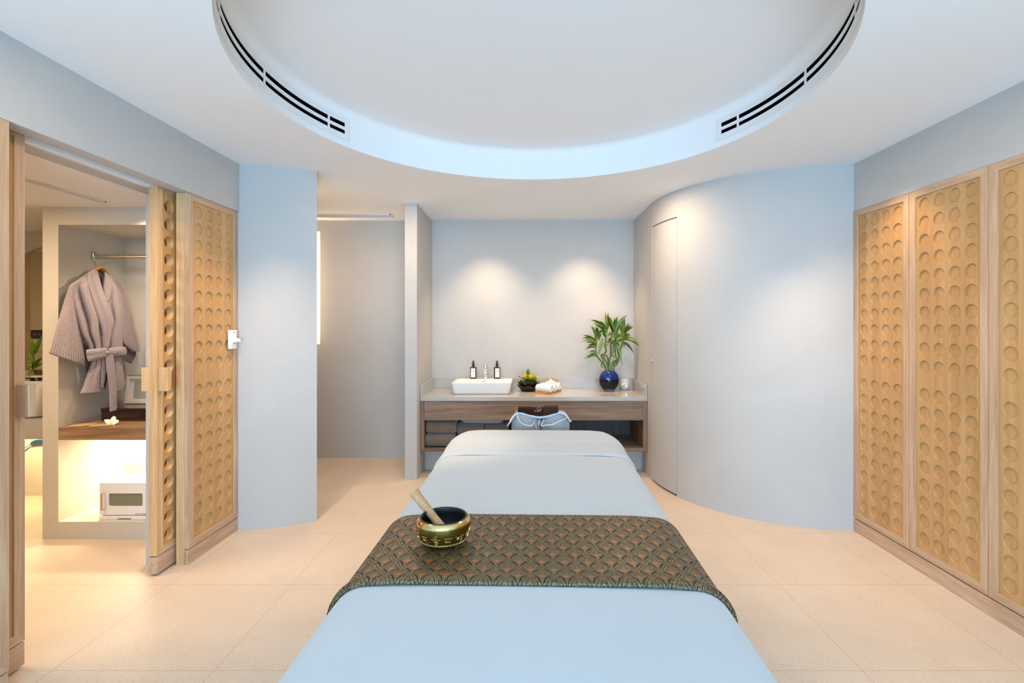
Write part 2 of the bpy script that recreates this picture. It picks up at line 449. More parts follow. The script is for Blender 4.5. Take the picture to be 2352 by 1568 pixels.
# rear wall with the window band behind the camera
m = MB(); m.box(-1.9, -1.55, YBK-.1, YBK, 0, ZC); m.box(1.75, 2.1, YBK-.1, YBK, 0, ZC)
m.box(-1.55, 1.75, YBK-.1, YBK, 2.2, ZC); m.box(-1.55, 1.75, YBK-.1, YBK, 0, .12); struct('wall_rear', m, WALL)
m = MB()
for x in (-1.55, -.45, .65, 1.70): m.box(x, x+.05, YBK-.07, YBK-.02, .12, 2.2)
for z in (.12, 1.5, 2.15): m.box(-1.55, 1.75, YBK-.07, YBK-.02, z, z+.05)
struct('window_1', m, plain('window_frame_paint', (.1,.1,.1), .4))
# bathroom walls
m = MB(); m.box(-4.75, -2.0, 3.67, 3.70, 0, ZB+.01); struct('wall_bathroom_back', m, BATHW)
m = MB(); m.box(-4.8, -4.7, -.5, 3.7, 0, ZB+.01); struct('wall_bathroom_left', m, BATHW)
m = MB(); m.box(-4.8, -1.9, -.6, -.5, 0, ZB+.01); struct('wall_bathroom_front', m, BATHW)

# ceiling diffusers
def diffuser(x0, x1, y0, y1, z, label, along):
    t = thing('ceiling_diffuser', ((x0+x1)/2, (y0+y1)/2, z), label, 'air vent')
    m = MB(); f = .008
    m.box(x0, x1, y0, y0+f, z-.006, z); m.box(x0, x1, y1-f, y1, z-.006, z); m.box(x0, x0+f, y0, y1, z-.006, z); m.box(x1-f, x1, y0, y1, z-.006, z)
    m.build('frame', WHITEP, t)
    m = MB(); m.box(x0+f, x1-f, y0+f, y1-f, z-.002, z-.0005); m.build('backing', plain('vent_shadow', (.08,.08,.08), .9), t)
    m = MB()
    if along == 'x':
        k = max(2, int((y1-y0)/.022))
        for i in range(1, k): yy = y0+(y1-y0)*i/k; m.box(x0+f, x1-f, yy-.003, yy+.003, z-.007, z-.003)
    else:
        k = max(2, int((x1-x0)/.016))
        for i in range(1, k): xx = x0+(x1-x0)*i/k; m.box(xx-.0035, xx+.0035, y0+f, y1-f, z-.007, z-.003)
    m.build('slat', WHITEP, t); return t
diffuser(-2.6, -1.235, 4.43, 4.555, ZC-.001, 'long grey linear air vent in the ceiling before the lit wall recess', 'x')
diffuser(-2.445, -2.405, 1.2, 2.79, ZB-.001, 'narrow slot air vent in the low ceiling above the closet doorway', 'y')

# curved vents in the recess band
def curved_vent(sgn, label):
    a0, a1 = sgn*R(60.2), sgn*R(140)
    cx_, cy_ = RC+sin(a0)*RR, RY+cos(a0)*RR
    t = thing('curved_air_vent', (cx_, cy_, 2.39), label, 'air vent', 'curved vents in the ceiling recess')
    zs = [2.330, 2.362, 2.383, 2.401, 2.424, 2.447]
    def band(m, z0, z1, b0, b1, r0, r1, k=48):
        P = []
        for i in range(k+1):
            a = b0+(b1-b0)*i/k
            P.append([m.bm.verts.new((RC+sin(a)*r, RY+cos(a)*r, z)) for r, z in ((r0, z0), (r1, z0), (r1, z1), (r0, z1))])
        for A, B in zip(P, P[1:]):
            for q in range(4): m.bm.faces.new((A[q], A[(q+1) % 4], B[(q+1) % 4], B[q]))
        m.bm.faces.new(P[0]); m.bm.faces.new(P[-1][::-1])
    rf = RR-.006
    m = MB()
    for z0, z1 in ((zs[0], zs[1]), (zs[2], zs[3]), (zs[4], zs[5])): band(m, z0, z1, a0, a1, rf, RR-.0005)
    for z0, z1 in ((zs[1], zs[2]), (zs[3], zs[4])):
        band(m, z0, z1, a0, sgn*R(61.6), rf, RR-.0005, 2)
    m.build('grille_frame', CEIL if False else plain('vent_white_paint', (.80,.79,.775), .5), t, 30)
    m = MB()
    for z0, z1 in ((zs[1], zs[2]), (zs[3], zs[4])):
        band(m, z0-.001, z1+.001, sgn*R(61.6), a1, RR-.0025, RR-.0006)
    m.build('slot', DARKV, t, 30)
    for b in (67.0, 90.0, 113.0):
        m = MB(); band(m, zs[1], zs[4], sgn*R(b-.3), sgn*R(b+.3), rf, RR-.0005, 2)
        m.build('divider', plain('vent_white_paint', (.80,.79,.775), .5), t)
curved_vent(-1, 'curved white twin slot air vent on the left side of the round ceiling recess')
curved_vent(1, 'curved white twin slot air vent on the right side of the round ceiling recess')

# ================================================================== CARVED OAK PANELS
ROWS = [1.911-.0934*i for i in range(10)] + [.9275-.0934*i for i in range(9)]
def carved(m, mp, u0, u1, v0, v1, cols, r=.034, depth=.008, through=False, back=0):
    """mp(u,v,w) -> world; face plane at w=0"""
    n = 24
    us = sorted(cols); ub = [u0]+[(a+b)/2 for a, b in zip(us, us[1:])]+[u1]
    vsr = sorted(ROWS); vb = [v0]
    for a, b in zip(vsr, vsr[1:]): vb.append((a+b)/2)
    vb.append(v1)
    def flat(a, b, c, d):
        m.quad(mp(a, c, 0), mp(b, c, 0), mp(b, d, 0), mp(a, d, 0))
    for i, cu in enumerate(us):
        for j, cv in enumerate(vsr):
            a, b = ub[i], ub[i+1]; c, d = vb[j], vb[j+1]
            # keep cells near the circle square-ish: trim the extra as flats
            h = .0467
            a2, b2, c2, d2 = max(a, cu-h), min(b, cu+h), max(c, cv-h), min(d, cv+h)
            if a2 > a+1e-5: flat(a, a2, c, d)
            if b2 < b-1e-5: flat(b2, b, c, d)
            if c2 > c+1e-5: flat(a2, b2, c, c2)
            if d2 < d-1e-5: flat(a2, b2, d2, d)
            out, inn, low = [], [], []
            for k in range(n):
                q = k*4/n; side = int(q); f = q-side
                ox, oy = [(a2+(b2-a2)*f, c2), (b2, c2+(d2-c2)*f), (b2-(b2-a2)*f, d2), (a2, d2-(d2-c2)*f)][side]
                ang = -3*pi/4+2*pi*k/n
                out.append(m.bm.verts.new(mp(ox, oy, 0)))
                inn.append(m.bm.verts.new(mp(cu+r*cos(ang), cv+r*sin(ang), 0)))
                low.append(m.bm.verts.new(mp(cu+r*cos(ang), cv+r*sin(ang), -depth)))
            for k in range(n):
                k2 = (k+1) % n
                m.bm.faces.new((out[k], out[k2], inn[k2], inn[k])); m.bm.faces.new((inn[k], inn[k2], low[k2], low[k]))
            if not through: m.bm.faces.new(low)
            elif through:
                out2 = []
                for k in range(n):
                    q = k*4/n; side = int(q); f = q-side
                    ox, oy = [(a2+(b2-a2)*f, c2), (b2, c2+(d2-c2)*f), (b2-(b2-a2)*f, d2), (a2, d2-(d2-c2)*f)][side]
                    out2.append(m.bm.verts.new(mp(ox, oy, -depth)))
                for k in range(n):
                    k2 = (k+1) % n; m.bm.faces.new((out2[k2], out2[k], low[k], low[k2]))

def frame_door(parent_or_name, mp, L, z0, z1, cols, st=.038, rail=.036, th=.02, through=False, rec=.007, root=None, kind=None, label=None):
    """mitred frame ring (one island) + carved panel"""
    m = MB()
    O = [(0, z0), (L, z0), (L, z1), (0, z1)]; I = [(st, z0+rail), (L-st, z0+rail), (L-st, z1-rail), (st, z1-rail)]
    V = {(k, i, s_): m.bm.verts.new(mp(P[i][0], P[i][1], s_)) for k, P in (('o', O), ('i', I)) for i in range(4) for s_ in (0, -th)}
    for i in range(4):
        j = (i+1) % 4; mi = 1 if i in (0, 2) else 0
        for q in ((('o',i,0),('o',j,0),('i',j,0),('i',i,0)), (('o',i,-th),('o',j,-th),('i',j,-th),('i',i,-th)),
                  (('o',i,0),('o',j,0),('o',j,-th),('o',i,-th)), (('i',i,0),('i',j,0),('i',j,-th),('i',i,-th))):
            f = m.bm.faces.new([V[k] for k in q]); f.material_index = mi
    p = MB()
    mpr = lambda u, v, w_: mp(u, v, w_-rec)
    carved(p, mpr, st, L-st, z0+rail, z1-rail, cols, through=through, depth=(th-.008 if through else .0065))
    return m, p
def build_frame(m, name, parent):
    o = m.build(name, OAK_Z, parent); o.data.materials.append(OAK_Y); return o

# wardrobe on the right: five doors on a plinth
wd = thing('wardrobe', (XR-.01, 1.7, 0), 'built-in light oak wardrobe with round-dimpled doors along the right wall', 'wardrobe')
XW = XR-.004
bounds = [3.052-.447*i for i in range(8)]
for i in range(7):
    ya = bounds[i]
    mp = lambda u, v, w_, ya=ya: (XW-.0-w_, ya-u, v)
    L = .447-.0025 if i else .444
    cols = [.038+.0515+.0888*k for k in range(4)]
    a, p = frame_door(None, mp, L, .086, 1.995, cols)
    d = build_frame(a, 'door', wd); p.build('carved_panel', OAK_P, d, norm=True)
m = MB(); m.box(XW+.002, XW+.02, bounds[7], 3.050, 0, .079); m.build('plinth', OAK_PL, wd)
m = MB(); m.box(XW+.022, XW+.03, bounds[7], 3.05, .0, 1.99); m.build('carcass', DARKV, wd)

# fixed cladding panel on the left wall, beyond the sliding doors
fp = thing('wall_cladding_panel', (XL, 2.83, 0), 'fixed dimpled oak panel between the doorway and the curved corner wall', 'panel')
mp = lambda u, v, w_: (XL-.008+w_, 3.056-u, v)
a, p = frame_door(None, mp, .447, .086, 1.997, [.038+.0515+.0888*k for k in range(4)])
fr = build_frame(a, 'frame', fp); p.build('carved_panel', OAK_P, fp)
m = MB(); m.box(XL-.026, XL-.010, 2.6095, 3.054, 0, .080); m.build('plinth', OAK_PL, fp)
m = MB(); m.box(XL-.074, XL-.029, 2.6085, 3.050, 0, 1.996); m.build('side_jamb', OAK_W, fp)
# near fixed panel
fp = thing('wall_cladding_panel', (XL, 1.47, 0), 'fixed limed oak panel at the far left edge before the doorway', 'panel')
mp = lambda u, v, w_: (XL-.002+w_, 1.697-u, v)
a, p = frame_door(None, mp, .447, .086, 1.997, [.038+.0515+.0888*k for k in range(4)])
fr = build_frame(a, 'frame', fp); p.build('carved_panel', OAK_P, fp)
m = MB(); m.box(XL-.022, XL-.004, 1.25, 1.696, 0, .080); m.build('plinth', OAK_PL, fp)
m = MB(); m.box(XL-.070, XL-.023, 1.25, 1.696, 0, 1.996); m.build('side_jamb', OAK_W, fp)
m = MB(); m.box(XL-.07, XL-.001, .8, 1.25, 0, 1.996); struct('wall_left_pier', m, WALL)

# sliding leaves
def leaf(name, y0, L, d):
    """y0 = leading edge; d=+1 runs to larger y"""
    XF = -1.888; TH = .045
    root = thing(name, (XF-TH/2, y0, 0), None, None, kind='structure')
    mp = lambda u, v, w_: (XF+w_, y0+d*u, v)
    cols = [.038+.0515+.0888*k for k in range(4)]
    L = .038*2+.103+.0888*3
    a, p = frame_door(None, mp, L, .103, 2.022, cols, st=.038, rail=.036, th=TH, through=True, rec=.006)
    fr = build_frame(a, 'frame', root); fr.data.materials[0] = OAK_W if d > 0 else OAK_Z; p.build('perforated_panel', OAK_P, root)
    m = MB(); m.box(XF-TH, XF, min(y0, y0+d*L), max(y0, y0+d*L), .012, .098, .0015, 1); m.build('plinth', OAK_PL, root)
    # pull block clasping the leading edge on both faces
    m = MB(); h0, h1 = .947, 1.068
    ya, yb = sorted((y0+d*.004, y0+d*.034))
    m.box(XF, XF+.048, ya, yb, h0, h1, .002, 1); m.build('door_handle', OAK_W if d > 0 else OAK_Z, root)
    m = MB(); m.box(XF-TH-.042, XF-TH, ya, yb, h0, h1, .002, 1); m.build('door_handle', OAK_W if d > 0 else OAK_Z, root)
    return root
leaf('door_1', 2.493, .45, 1)
leaf('door_2', 1.834, .45, -1)

# dimmer switch on the cladding panel
t = thing('dimmer_switch', (XL-.005, 2.993, 1.20), 'white dimmer switch with round knob on the dimpled panel', 'switch')
m = MB(); m.box(XL-.009, XL+.006, 2.951, 3.026, 1.140, 1.256, .004, 3); m.build('plate', WHITEP, t, 40)
m = MB(); Mx = Matrix.Rotation(R(90), 4, 'Y')
m.lathe([(.0155, .0), (.0155, .010), (.0125, .013), (.0115, .032), (.010, .034), (0, .034)], (XL+.006, 2.997, 1.193), 24, Mx); m.build('knob', WHITEP, t, 40)
m = MB()
for q in range(5):
    m.box(XL+.0061, XL+.0066, 2.983+q*.0042, 2.986+q*.0042, 1.2395, 1.2425)
m.build('printed_mark', INK, t); m = MB()
for q in range(4): m.box(XL+.0061, XL+.0066, 2.984+q*.007, 2.987+q*.007, 1.172-.002*(q % 2), 1.175)
m.build('printed_mark', INK, t)

# ================================================================== VANITY
VY0, VX0, VX1 = 4.160, -.905, 1.040
ZT = .672
t = thing('vanity_counter', (.07, 4.16, ZT), 'pale grey quartz worktop with upstands under the downlit wall', 'counter')
m = MB(); m.box(VX0, VX1, VY0, YB-.001, ZT-.036, ZT, .002, 1); m.build('worktop', STONE, t)
m = MB(); m.box(VX0, VX1, YB-.021, YB-.001, ZT, ZT+.105, .001, 1); m.build('backsplash', STONE, t)
for x in (VX0+.0005, VX1-.0185):
    m = MB(); m.box(x, x+.018, VY0+.002, YB-.022, ZT, ZT+.105, .001, 1); m.build('side_splash', STONE, t)
t = thing('vanity_cabinet', (.07, 4.2, .2), 'brown grey wood veneer cabinet with open shelf below the stone worktop', 'cabinet')
Zc = ZT-.037
m = MB()
m.box(VX0+.001, VX0+.034, VY0+.008, YB-.03, .203, Zc); m.build('side_panel', VAN_Z, t)
m = MB(); m.box(VX1-.034, VX1-.001, VY0+.008, YB-.03, .203, Zc); m.build('side_panel', VAN_Z, t)
m = MB(); m.box(VX0+.035, .18, VY0+.009, VY0+.028, .470, Zc); m.build('fascia', VAN, t)
m = MB(); m.box(.1815, VX1-.035, VY0+.009, VY0+.028, .470, Zc); m.build('fascia', VAN, t)
m = MB(); m.box(VX0+.035, VX1-.035, VY0+.009, YB-.03, .203, .230); m.build('shelf_board', VAN, t)
m = MB(); m.box(VX0+.035, VX1-.035, YB-.030, YB-.012, .203, Zc); m.build('back_panel', wood('shaded_back_veneer', (50,38,30), (66,52,42), (82,66,54), 'z'), t)  # darkened copy of the veneer, shade at the shelf back put into its colour
m = MB(); m.box(VX0, VX1, 4.345, 4.36, 0, .200); struct('baseboard_vanity', m, WALL)

# folded towels on the shelf
def towel(x0, x1, y0, y1, z0, z1, label, seed, roll=0.0, grp='taupe towels on the vanity shelf'):
    rnd = random.Random(seed)
    m = MB()
    h = z1-z0; dpt = y1-y0
    # profile in (y,z): rounded folded front, spiral groove line at sides
    def prof(k):
        a = 2*pi*k
        ex = .55
        cy, sy = cos(a), sin(a)
        return (abs(cy)**ex*(1 if cy > 0 else -1), abs(sy)**ex*(1 if sy > 0 else -1))
    nx = 22
    def fn(u, v):
        p, q = prof(u)
        x = x0+(x1-x0)*v
        e = min(1, (v if v < .5 else 1-v)*14)
        e = sqrt(max(0, 1-(1-e)**2))*.10+.90
        dn = noise.noise(Vector((x*9+seed, p*1.7, q*1.7)))*.006
        y = (y0+y1)/2+p*(dpt/2)*e + dn; z = (z0+z1)/2+q*(h/2-.002)*e+dn*.5
        return (x, y, z+roll*(x-x0))
    vs_ = m.grid(fn, 40, nx, close_u=True)
    m.bm.faces.new([c[0] for c in vs_][::-1]); m.bm.faces.new([c[-1] for c in vs_])
    o = m.build('folded_towel', TOWEL_G, None, 50, loc=((x0+x1)/2, (y0+y1)/2, z0)); dot(o, label, 'towel', grp)
    # the folded layer edge shown on the front
    m = MB(); zz = z0+h*.62
    m.tube([(x1-.012+.006*sin(k*.9), y0+.02+.006*cos(k*.8)+k*.004, z0+.012+(h-.02)*k/9) for k in range(10)], .006, 6)
    e = m.build('layer_edge', TOWEL_G, o, 60)
    return o
towel(-.862, -.607, 4.195, 4.48, .345, .465, 'upper left taupe folded towel topping the stack at the shelf end', 3)
towel(-.868, -.620, 4.190, 4.48, .231, .344, 'lower left taupe folded towel resting on the cabinet shelf board', 4)
towel(-.605, -.372, 4.24, 4.50, .231, .330, 'taupe folded towel under the left half of the sink bowl, lower layer', 5)
towel(-.600, -.368, 4.22, 4.48, .331, .415, 'taupe folded towel just right of the two stacked left towels, upper layer', 6)
towel(-.362, -.155, 4.24, 4.50, .231, .330, 'taupe folded towel nearest the face cradle, lower layer', 7)
towel(-.362, -.158, 4.24, 4.50, .331, .405, 'taupe folded towel nearest the face cradle, upper layer', 8)

# under-bowl of the sink, seen through the shelf opening: part of the cabinet thing
m = MB()
def rrect(cx, cy, hw, hl, r, n=8):
    P = []
    for (sx, sy, a0) in ((1, 1, 0), (-1, 1, 90), (-1, -1, 180), (1, -1, 270)):
        for k in range(n+1):
            a = R(a0+90*k/n); P.append((cx+sx*(hw-r)+r*cos(a), cy+sy*(hl-r)+r*sin(a)))
    return P
def loft(m, rings, cap0=True, cap1=True):
    V = [[m.bm.verts.new(p) for p in r] for r in rings]; n = len(V[0])
    for A, B in zip(V, V[1:]):
        for k in range(n): m.bm.faces.new((A[k], A[(k+1) % n], B[(k+1) % n], B[k]))
    if cap0: m.bm.faces.new(V[0][::-1])
    if cap1: m.bm.faces.new(V[-1])
    return V
def rl(cx, cy, hw, hl, r, z): return [(x, y, z) for x, y in rrect(cx, cy, hw, hl, r)]
loft(m, [rl(-.385, 4.42, .17, .14, .03, .418), rl(-.385, 4.42, .187, .155, .04, .432), rl(-.385, 4.42, .193, .16, .04, .60), rl(-.385, 4.42, .193, .16, .04, .634)])
t = dot(m.build('sink_underside', plain('grey_plastic', (.30,.32,.34), .45), None, 40, loc=(-.385, 4.42, .418)), 'grey underside of the sink bowl above the taupe towels', 'tub')

# vessel basin
bx, by = -.3955, 4.487
t = thing('vessel_sink', (bx, by, ZT), 'white rectangular ceramic vessel sink on the stone worktop', 'sink')
m = MB()
zr = ZT+.103
rings = [rl(bx, by, .238, .178, .02, ZT), rl(bx, by, .252, .188, .028, ZT+.012), rl(bx, by, .266, .196, .03, zr-.008), rl(bx, by, .2685, .198, .03, zr-.002), rl(bx, by, .266, .196, .03, zr)]
iy = by-.035
rings += [rl(bx, iy, .252, .150, .03, zr), rl(bx, iy, .248, .147, .03, zr-.006), rl(bx, iy, .225, .125, .04, ZT+.03), rl(bx, iy, .15, .08, .04, ZT+.02)]
loft(m, rings); m.build('bowl', CERAM, t, 50)
m = MB(); m.lathe([(.012, 0), (.014, .002), (.010, .004), (0, .004)], (bx, by+.1035, zr-.028), 16, Matrix.Rotation(R(75), 4, 'X')); m.build('overflow_ring', CHROME, t, 40)
# faucet
fx, fy = bx+.008, by+.150
t = thing('basin_faucet', (fx, fy, zr), 'chrome single lever basin faucet between the two pump bottles', 'faucet')
m = MB()
loft(m, [rl(fx, fy, .022, .018, .006, zr+.0005), rl(fx, fy, .019, .016, .006, zr+.01), rl(fx, fy, .0175, .015, .006, zr+.075), rl(fx, fy, .021, .019, .006, zr+.092), rl(fx, fy, .012, .012, .006, zr+.094)])
m.build('body', CHROME, t, 40)
m = MB(); m.tube([(fx, fy-.012, zr+.045), (fx, fy-.05, zr+.040), (fx, fy-.085, zr+.025), (fx, fy-.098, zr+.008)], [.012, .011, .010, .009], 12, flat=.8); m.build('spout', CHROME, t, 50)
m = MB(); m.lathe([(.013, 0), (.012, .006), (.018, .010), (.0205, .022), (.016, .034), (.006, .040), (0, .041)], (fx, fy, zr+.0945), 20); m.build('lever_knob', CHROME, t, 60)
# bottles
def bottle(x, y, z, w, label, rz):
    t = thing('pump_bottle', (x, y, z), label, 'bottle', 'dark pump bottles on the sink')
    M4 = Matrix.Rotation(rz, 4, 'Z'); T = Matrix.Translation((x, y, z)) @ M4
    def P(x_, y_, z_): return T @ Vector((x_, y_, z_))
    def r(hw, hd, rr, z_): return [tuple(P(a, b, z_)) for a, b in rrect(0, 0, hw, hd, rr, 5)]
    m = MB(); loft(m, [r(.025, .014, .008, .0005), r(.0285, .017, .009, .004), r(.0288, .0172, .009, .105), r(.026, .015, .009, .110), r(.011, .0105, .0105, .113), r(.011, .0105, .0105, .118)])
    m.build('glass_body', AMBER, t, 45)
    m = MB(); m.lathe([(.0125, .118), (.0125, .146), (.009, .149), (.0065, .158), (.0095, .164), (.0095, .168), (0, .168)], (0, 0, 0), 20, M4)
    bmesh.ops.translate(m.bm, verts=m.bm.verts[:], vec=(x, y, z))
    m.box(x-.010, x+.010, y-.006, y+.006, z+.163, z+.170, .002, 1); m.build('pump', BLACKP, t, 45)
    m = MB(); pts = [P(-.021, -.0178, .014), P(.020, -.0178, .014), P(.020, -.0178, .100), P(-.021, -.0178, .100)]
    m.quad(*pts); lb = m.build('paper_label', PAPER, t); solid(lb, .0006, 1)
    m = MB()
    def bar(x0, x1, z0, z1): m.quad(P(x0, -.0188, z0), P(x1, -.0188, z0), P(x1, -.0188, z1), P(x0, -.0188, z1))
    for q in range(6): bar(-.0155+q*.005, -.0120+q*.005, .0725, .0750)
    m.build('printed_text', INK, t); m = MB()
    for q in range(3): bar(-.0035+q*.003, -.0015+q*.003, .082+.001*(q % 2), .086)
    m.build('printed_text', INK, t); m = MB()
    for q in range(7): bar(-.013+q*.0038, -.0112+q*.0038, .0285, .0300)
    o = m.build('printed_text', INK, t)
    return t
bottle(px(1087, 868, 4.62).x, 4.625, zr+.0005, 0, 'dark amber pump bottle on the sink ledge, left of the faucet', 0)
bottle(px(1141.5, 868, 4.62).x, 4.625, zr+.0005, 0, 'dark amber pump bottle on the sink ledge, right of the faucet', R(14))

# lotus bowl: two stacked scalloped rims
bc = Vector(((1213.5-CX)/F*4.53, 4.53, ZT))
t = thing('lotus_bowl', bc, 'black scalloped double-rim lotus bowl next to the sink', 'bowl')
def scallop(m, prof, waves, amp, n=96):
    V = []
    for r, z, s in prof:
        V.append([m.bm.verts.new((bc.x+r*(1+.05*s*cos(waves*2*pi*k/n))*cos(2*pi*k/n), bc.y+r*(1+.05*s*cos(waves*2*pi*k/n))*sin(2*pi*k/n), bc.z+z+amp*s*cos(waves*2*pi*k/n))) for k in range(n)])
    for A, B in zip(V, V[1:]):
        for k in range(n): m.bm.faces.new((A[k], A[(k+1) % n], B[(k+1) % n], B[k]))
    m.bm.faces.new(V[0][::-1]); m.bm.faces.new(V[-1])
LB = plain('dark_brown_lacquer', (.008,.0045,.003), .22)
m = MB(); scallop(m, [(.058, .001, 0), (.066, .004, 0), (.080, .025, .2), (.098, .047, 1), (.102, .056, 1), (.096, .056, 1), (.080, .035, .3), (.04, .028, 0)], 8, .008); m.build('lower_rim', LB, t, 60)
m = MB(); scallop(m, [(.060, .030, 0), (.078, .046, .2), (.094, .070, 1), (.099, .084, 1), (.094, .084, 1), (.078, .060, .3), (.04, .052, 0)], 8, .008); m.build('upper_rim', LB, t, 60)
LEAFG = plain('leaf_green', (.105,.185,.012), .38, var=.35)
LEAFD = plain('leaf_dark_green', (.045,.10,.007), .36, var=.3)
def leaf_blade(m, base, d, L, wd, droop, up=Vector((0,0,1)), n=8, fold=.25):
    d = Vector(d).normalized(); side = d.cross(up)
    if side.length < .05: side = Vector((1, 0, 0))
    side.normalize(); nrm = side.cross(d)
    p = Vector(base); rows = []
    for i in range(n+1):
        s = i/n; wv = wd*(sin(pi*min(1, s*.92+.08))**.8)*(1-s**3)*.5+.0002
        rows.append([m.bm.verts.new(p-side*wv+nrm*wv*fold), m.bm.verts.new(p), m.bm.verts.new(p+side*wv+nrm*wv*fold)])
        dd = (d+Vector((0,0,-1))*droop*s*s*2).normalized(); p = p+dd*L/n
    for A, B in zip(rows, rows[1:]):
        m.bm.faces.new((A[0], A[1], B[1], B[0])); m.bm.faces.new((A[1], A[2], B[2], B[1]))
ft = thing('flower_arrangement', bc+Vector((0, 0, .055)), 'yellow chrysanthemums with green leaves floating in the black lotus bowl', 'flowers')
rnd = random.Random(5)
m = MB()
for (dx, dy, dz, L, a, el) in ((-.03,0,.02,.095,180,28),(-.02,.02,.03,.085,150,50),(0,.0,.05,.085,90,80),(-.01,0,.05,.08,100,74),(.04,0,.03,.07,10,48),(.03,.02,.03,.065,40,60),(-.045,0,.02,.07,200,38),(.045,-.01,.02,.05,-10,50)):
    d = Vector((cos(R(a))*cos(R(el)), -.2*sin(R(a))*cos(R(el)), sin(R(el))))
    leaf_blade(m, bc+Vector((dx, dy-.01, .088+dz*.8)), d, L*1.05, .034, .15)
m.build('green_leaf', LEAFG, ft, 60)
m = MB()
for k in range(90):
    a = rnd.uniform(0, 2*pi); r0 = rnd.uniform(0, .05)
    leaf_blade(m, bc+Vector((.012+cos(a)*r0, sin(a)*r0-.012, .080)), (cos(a)*.7, sin(a)*.7, 1.2), rnd.uniform(.032, .050), .016, .1, n=4)
m.build('leafy_filler', LEAFD, ft, 60)
YEL = plain('yellow_petal', (.83,.74,.03), .5)
for cx_, cy_, cz_ in ((-.034, -.030, .128), (.020, -.034, .124), (-.004, .004, .136), (.058, -.010, .120)):
    m = MB()
    for k in range(130):
        a = rnd.uniform(0, 2*pi); el = rnd.uniform(-.1, 1.5)
        leaf_blade(m, bc+Vector((cx_, cy_, cz_-.008)), (cos(a)*cos(el), sin(a)*cos(el), sin(el)), rnd.uniform(.034, .046), .013, .0, n=4)
    m.build('flower_head', YEL, ft, 60)
m = MB(); m.lathe([(0, 0), (.01, .003), (.014, .010), (.011, .018), (0, .021)], bc+Vector((.074, -.02, .070)), 14, None, 1.2, .9)
m.build('orange_seed', plain('orange_brown', (.35,.10,.02), .5), ft, 60)

# bamboo tray with rolled face towels, flower, ring
BAMB = wood('bamboo_tray', (160,96,40), (198,130,66), (220,158,92), 'x', .4, 1)
ta = thing('bamboo_tray', (.20, 4.46, ZT), 'small bamboo tray holding rolled white face towels', 'tray')
c0 = Vector((.200, 4.285, ZT)); e1 = Vector((-.118, .085, 0)); e2 = Vector((.128, .235, 0))
def TR(a, b, z): return tuple(c0+e1*a+e2*b+Vector((0, 0, z)))
m = MB()
m.prism([(0, 0), (1, 0), (1, 1), (0, 1)], lambda p: TR(p[0], p[1], .001), lambda p: TR(p[0], p[1], .009))
for (a0, a1, b0, b1) in ((0, .06, 0, 1), (.94, 1, 0, 1), (.06, .94, 0, .04), (.06, .94, .96, 1)):
    m.prism([(a0, b0), (a1, b0), (a1, b1), (a0, b1)], lambda p: TR(p[0], p[1], .009), lambda p: TR(p[0], p[1], .018))
m.build('tray_board', BAMB, ta)
labs = ['rolled white face towel at the front of the bamboo tray', 'rolled white face towel in the middle of the bamboo tray', 'rolled white face towel at the back end of the bamboo tray']
for i, b in enumerate((.17, .50, .83)):
    m = MB()
    A = c0+e1*-.04+e2*b; B = c0+e1*1.04+e2*b; ax = (B-A); nrm2 = e2.normalized()
    def fn(u, v, A=A, ax=ax, i=i):
        a = 2*pi*u; rr = .036*(1+.04*sin(3*a+i))
        e = min(1, min(v, 1-v)*9); rr *= .82+.18*sqrt(max(0, 1-(1-e)**2))
        p = A+ax*v+nrm2*cos(a)*rr*1.02+Vector((0, 0, .046+i*.001+sin(a)*rr))
        return tuple(p+Vector((0, 0, noise.noise(p*60+Vector((i*9, 0, 0)))*.003)))
    vs_ = m.grid(fn, 28, 18, close_u=True)
    m.bm.faces.new([c[0] for c in vs_]); m.bm.faces.new([c[-1] for c in vs_][::-1])
    o = m.build('rolled_towel', TOWEL_W, None, 70, loc=tuple((A+B)/2+Vector((0, 0, .01)))); dot(o, labs[i], 'towel', 'rolled face towels on the bamboo tray')
    m = MB(); sp = []
    for k in range(40):
        a = k*.42; rr = .005+.026*k/39
        sp.append(A-ax.normalized()*.002+nrm2*cos(a)*rr+Vector((0, 0, .046+i*.001+sin(a)*rr)))
    m.tube(sp, .0022, 5); m.build('rolled_end', TOWEL_W, o, 60)
# round wooden rimmed mirror behind the towels
rc = Vector((.250, 4.60, ZT+.0575))
t = thing('wooden_ring_dish', rc-Vector((0,0,.0575)), 'small round dish with orange wood rim standing behind the face towels', 'dish')
Mr = Matrix.Rotation(R(82), 4, 'X')
m = MB(); pts = [rc+Vector((.050*cos(2*pi*k/40), .006*sin(2*pi*k/40), .050*sin(2*pi*k/40))) for k in range(41)]
m.tube(pts, .0065, 8, cap=False); m.build('wood_rim', plain('orange_wood', (.55,.25,.08), .45), t, 60)
m = MB(); m.lathe([(0, 0), (.045, 0), (.045, .003), (0, .003)], rc+Vector((0,.004,0)), 32, Mr); m.build('dish_face', plain('pale_grey_enamel', (.55,.55,.56), .35), t)

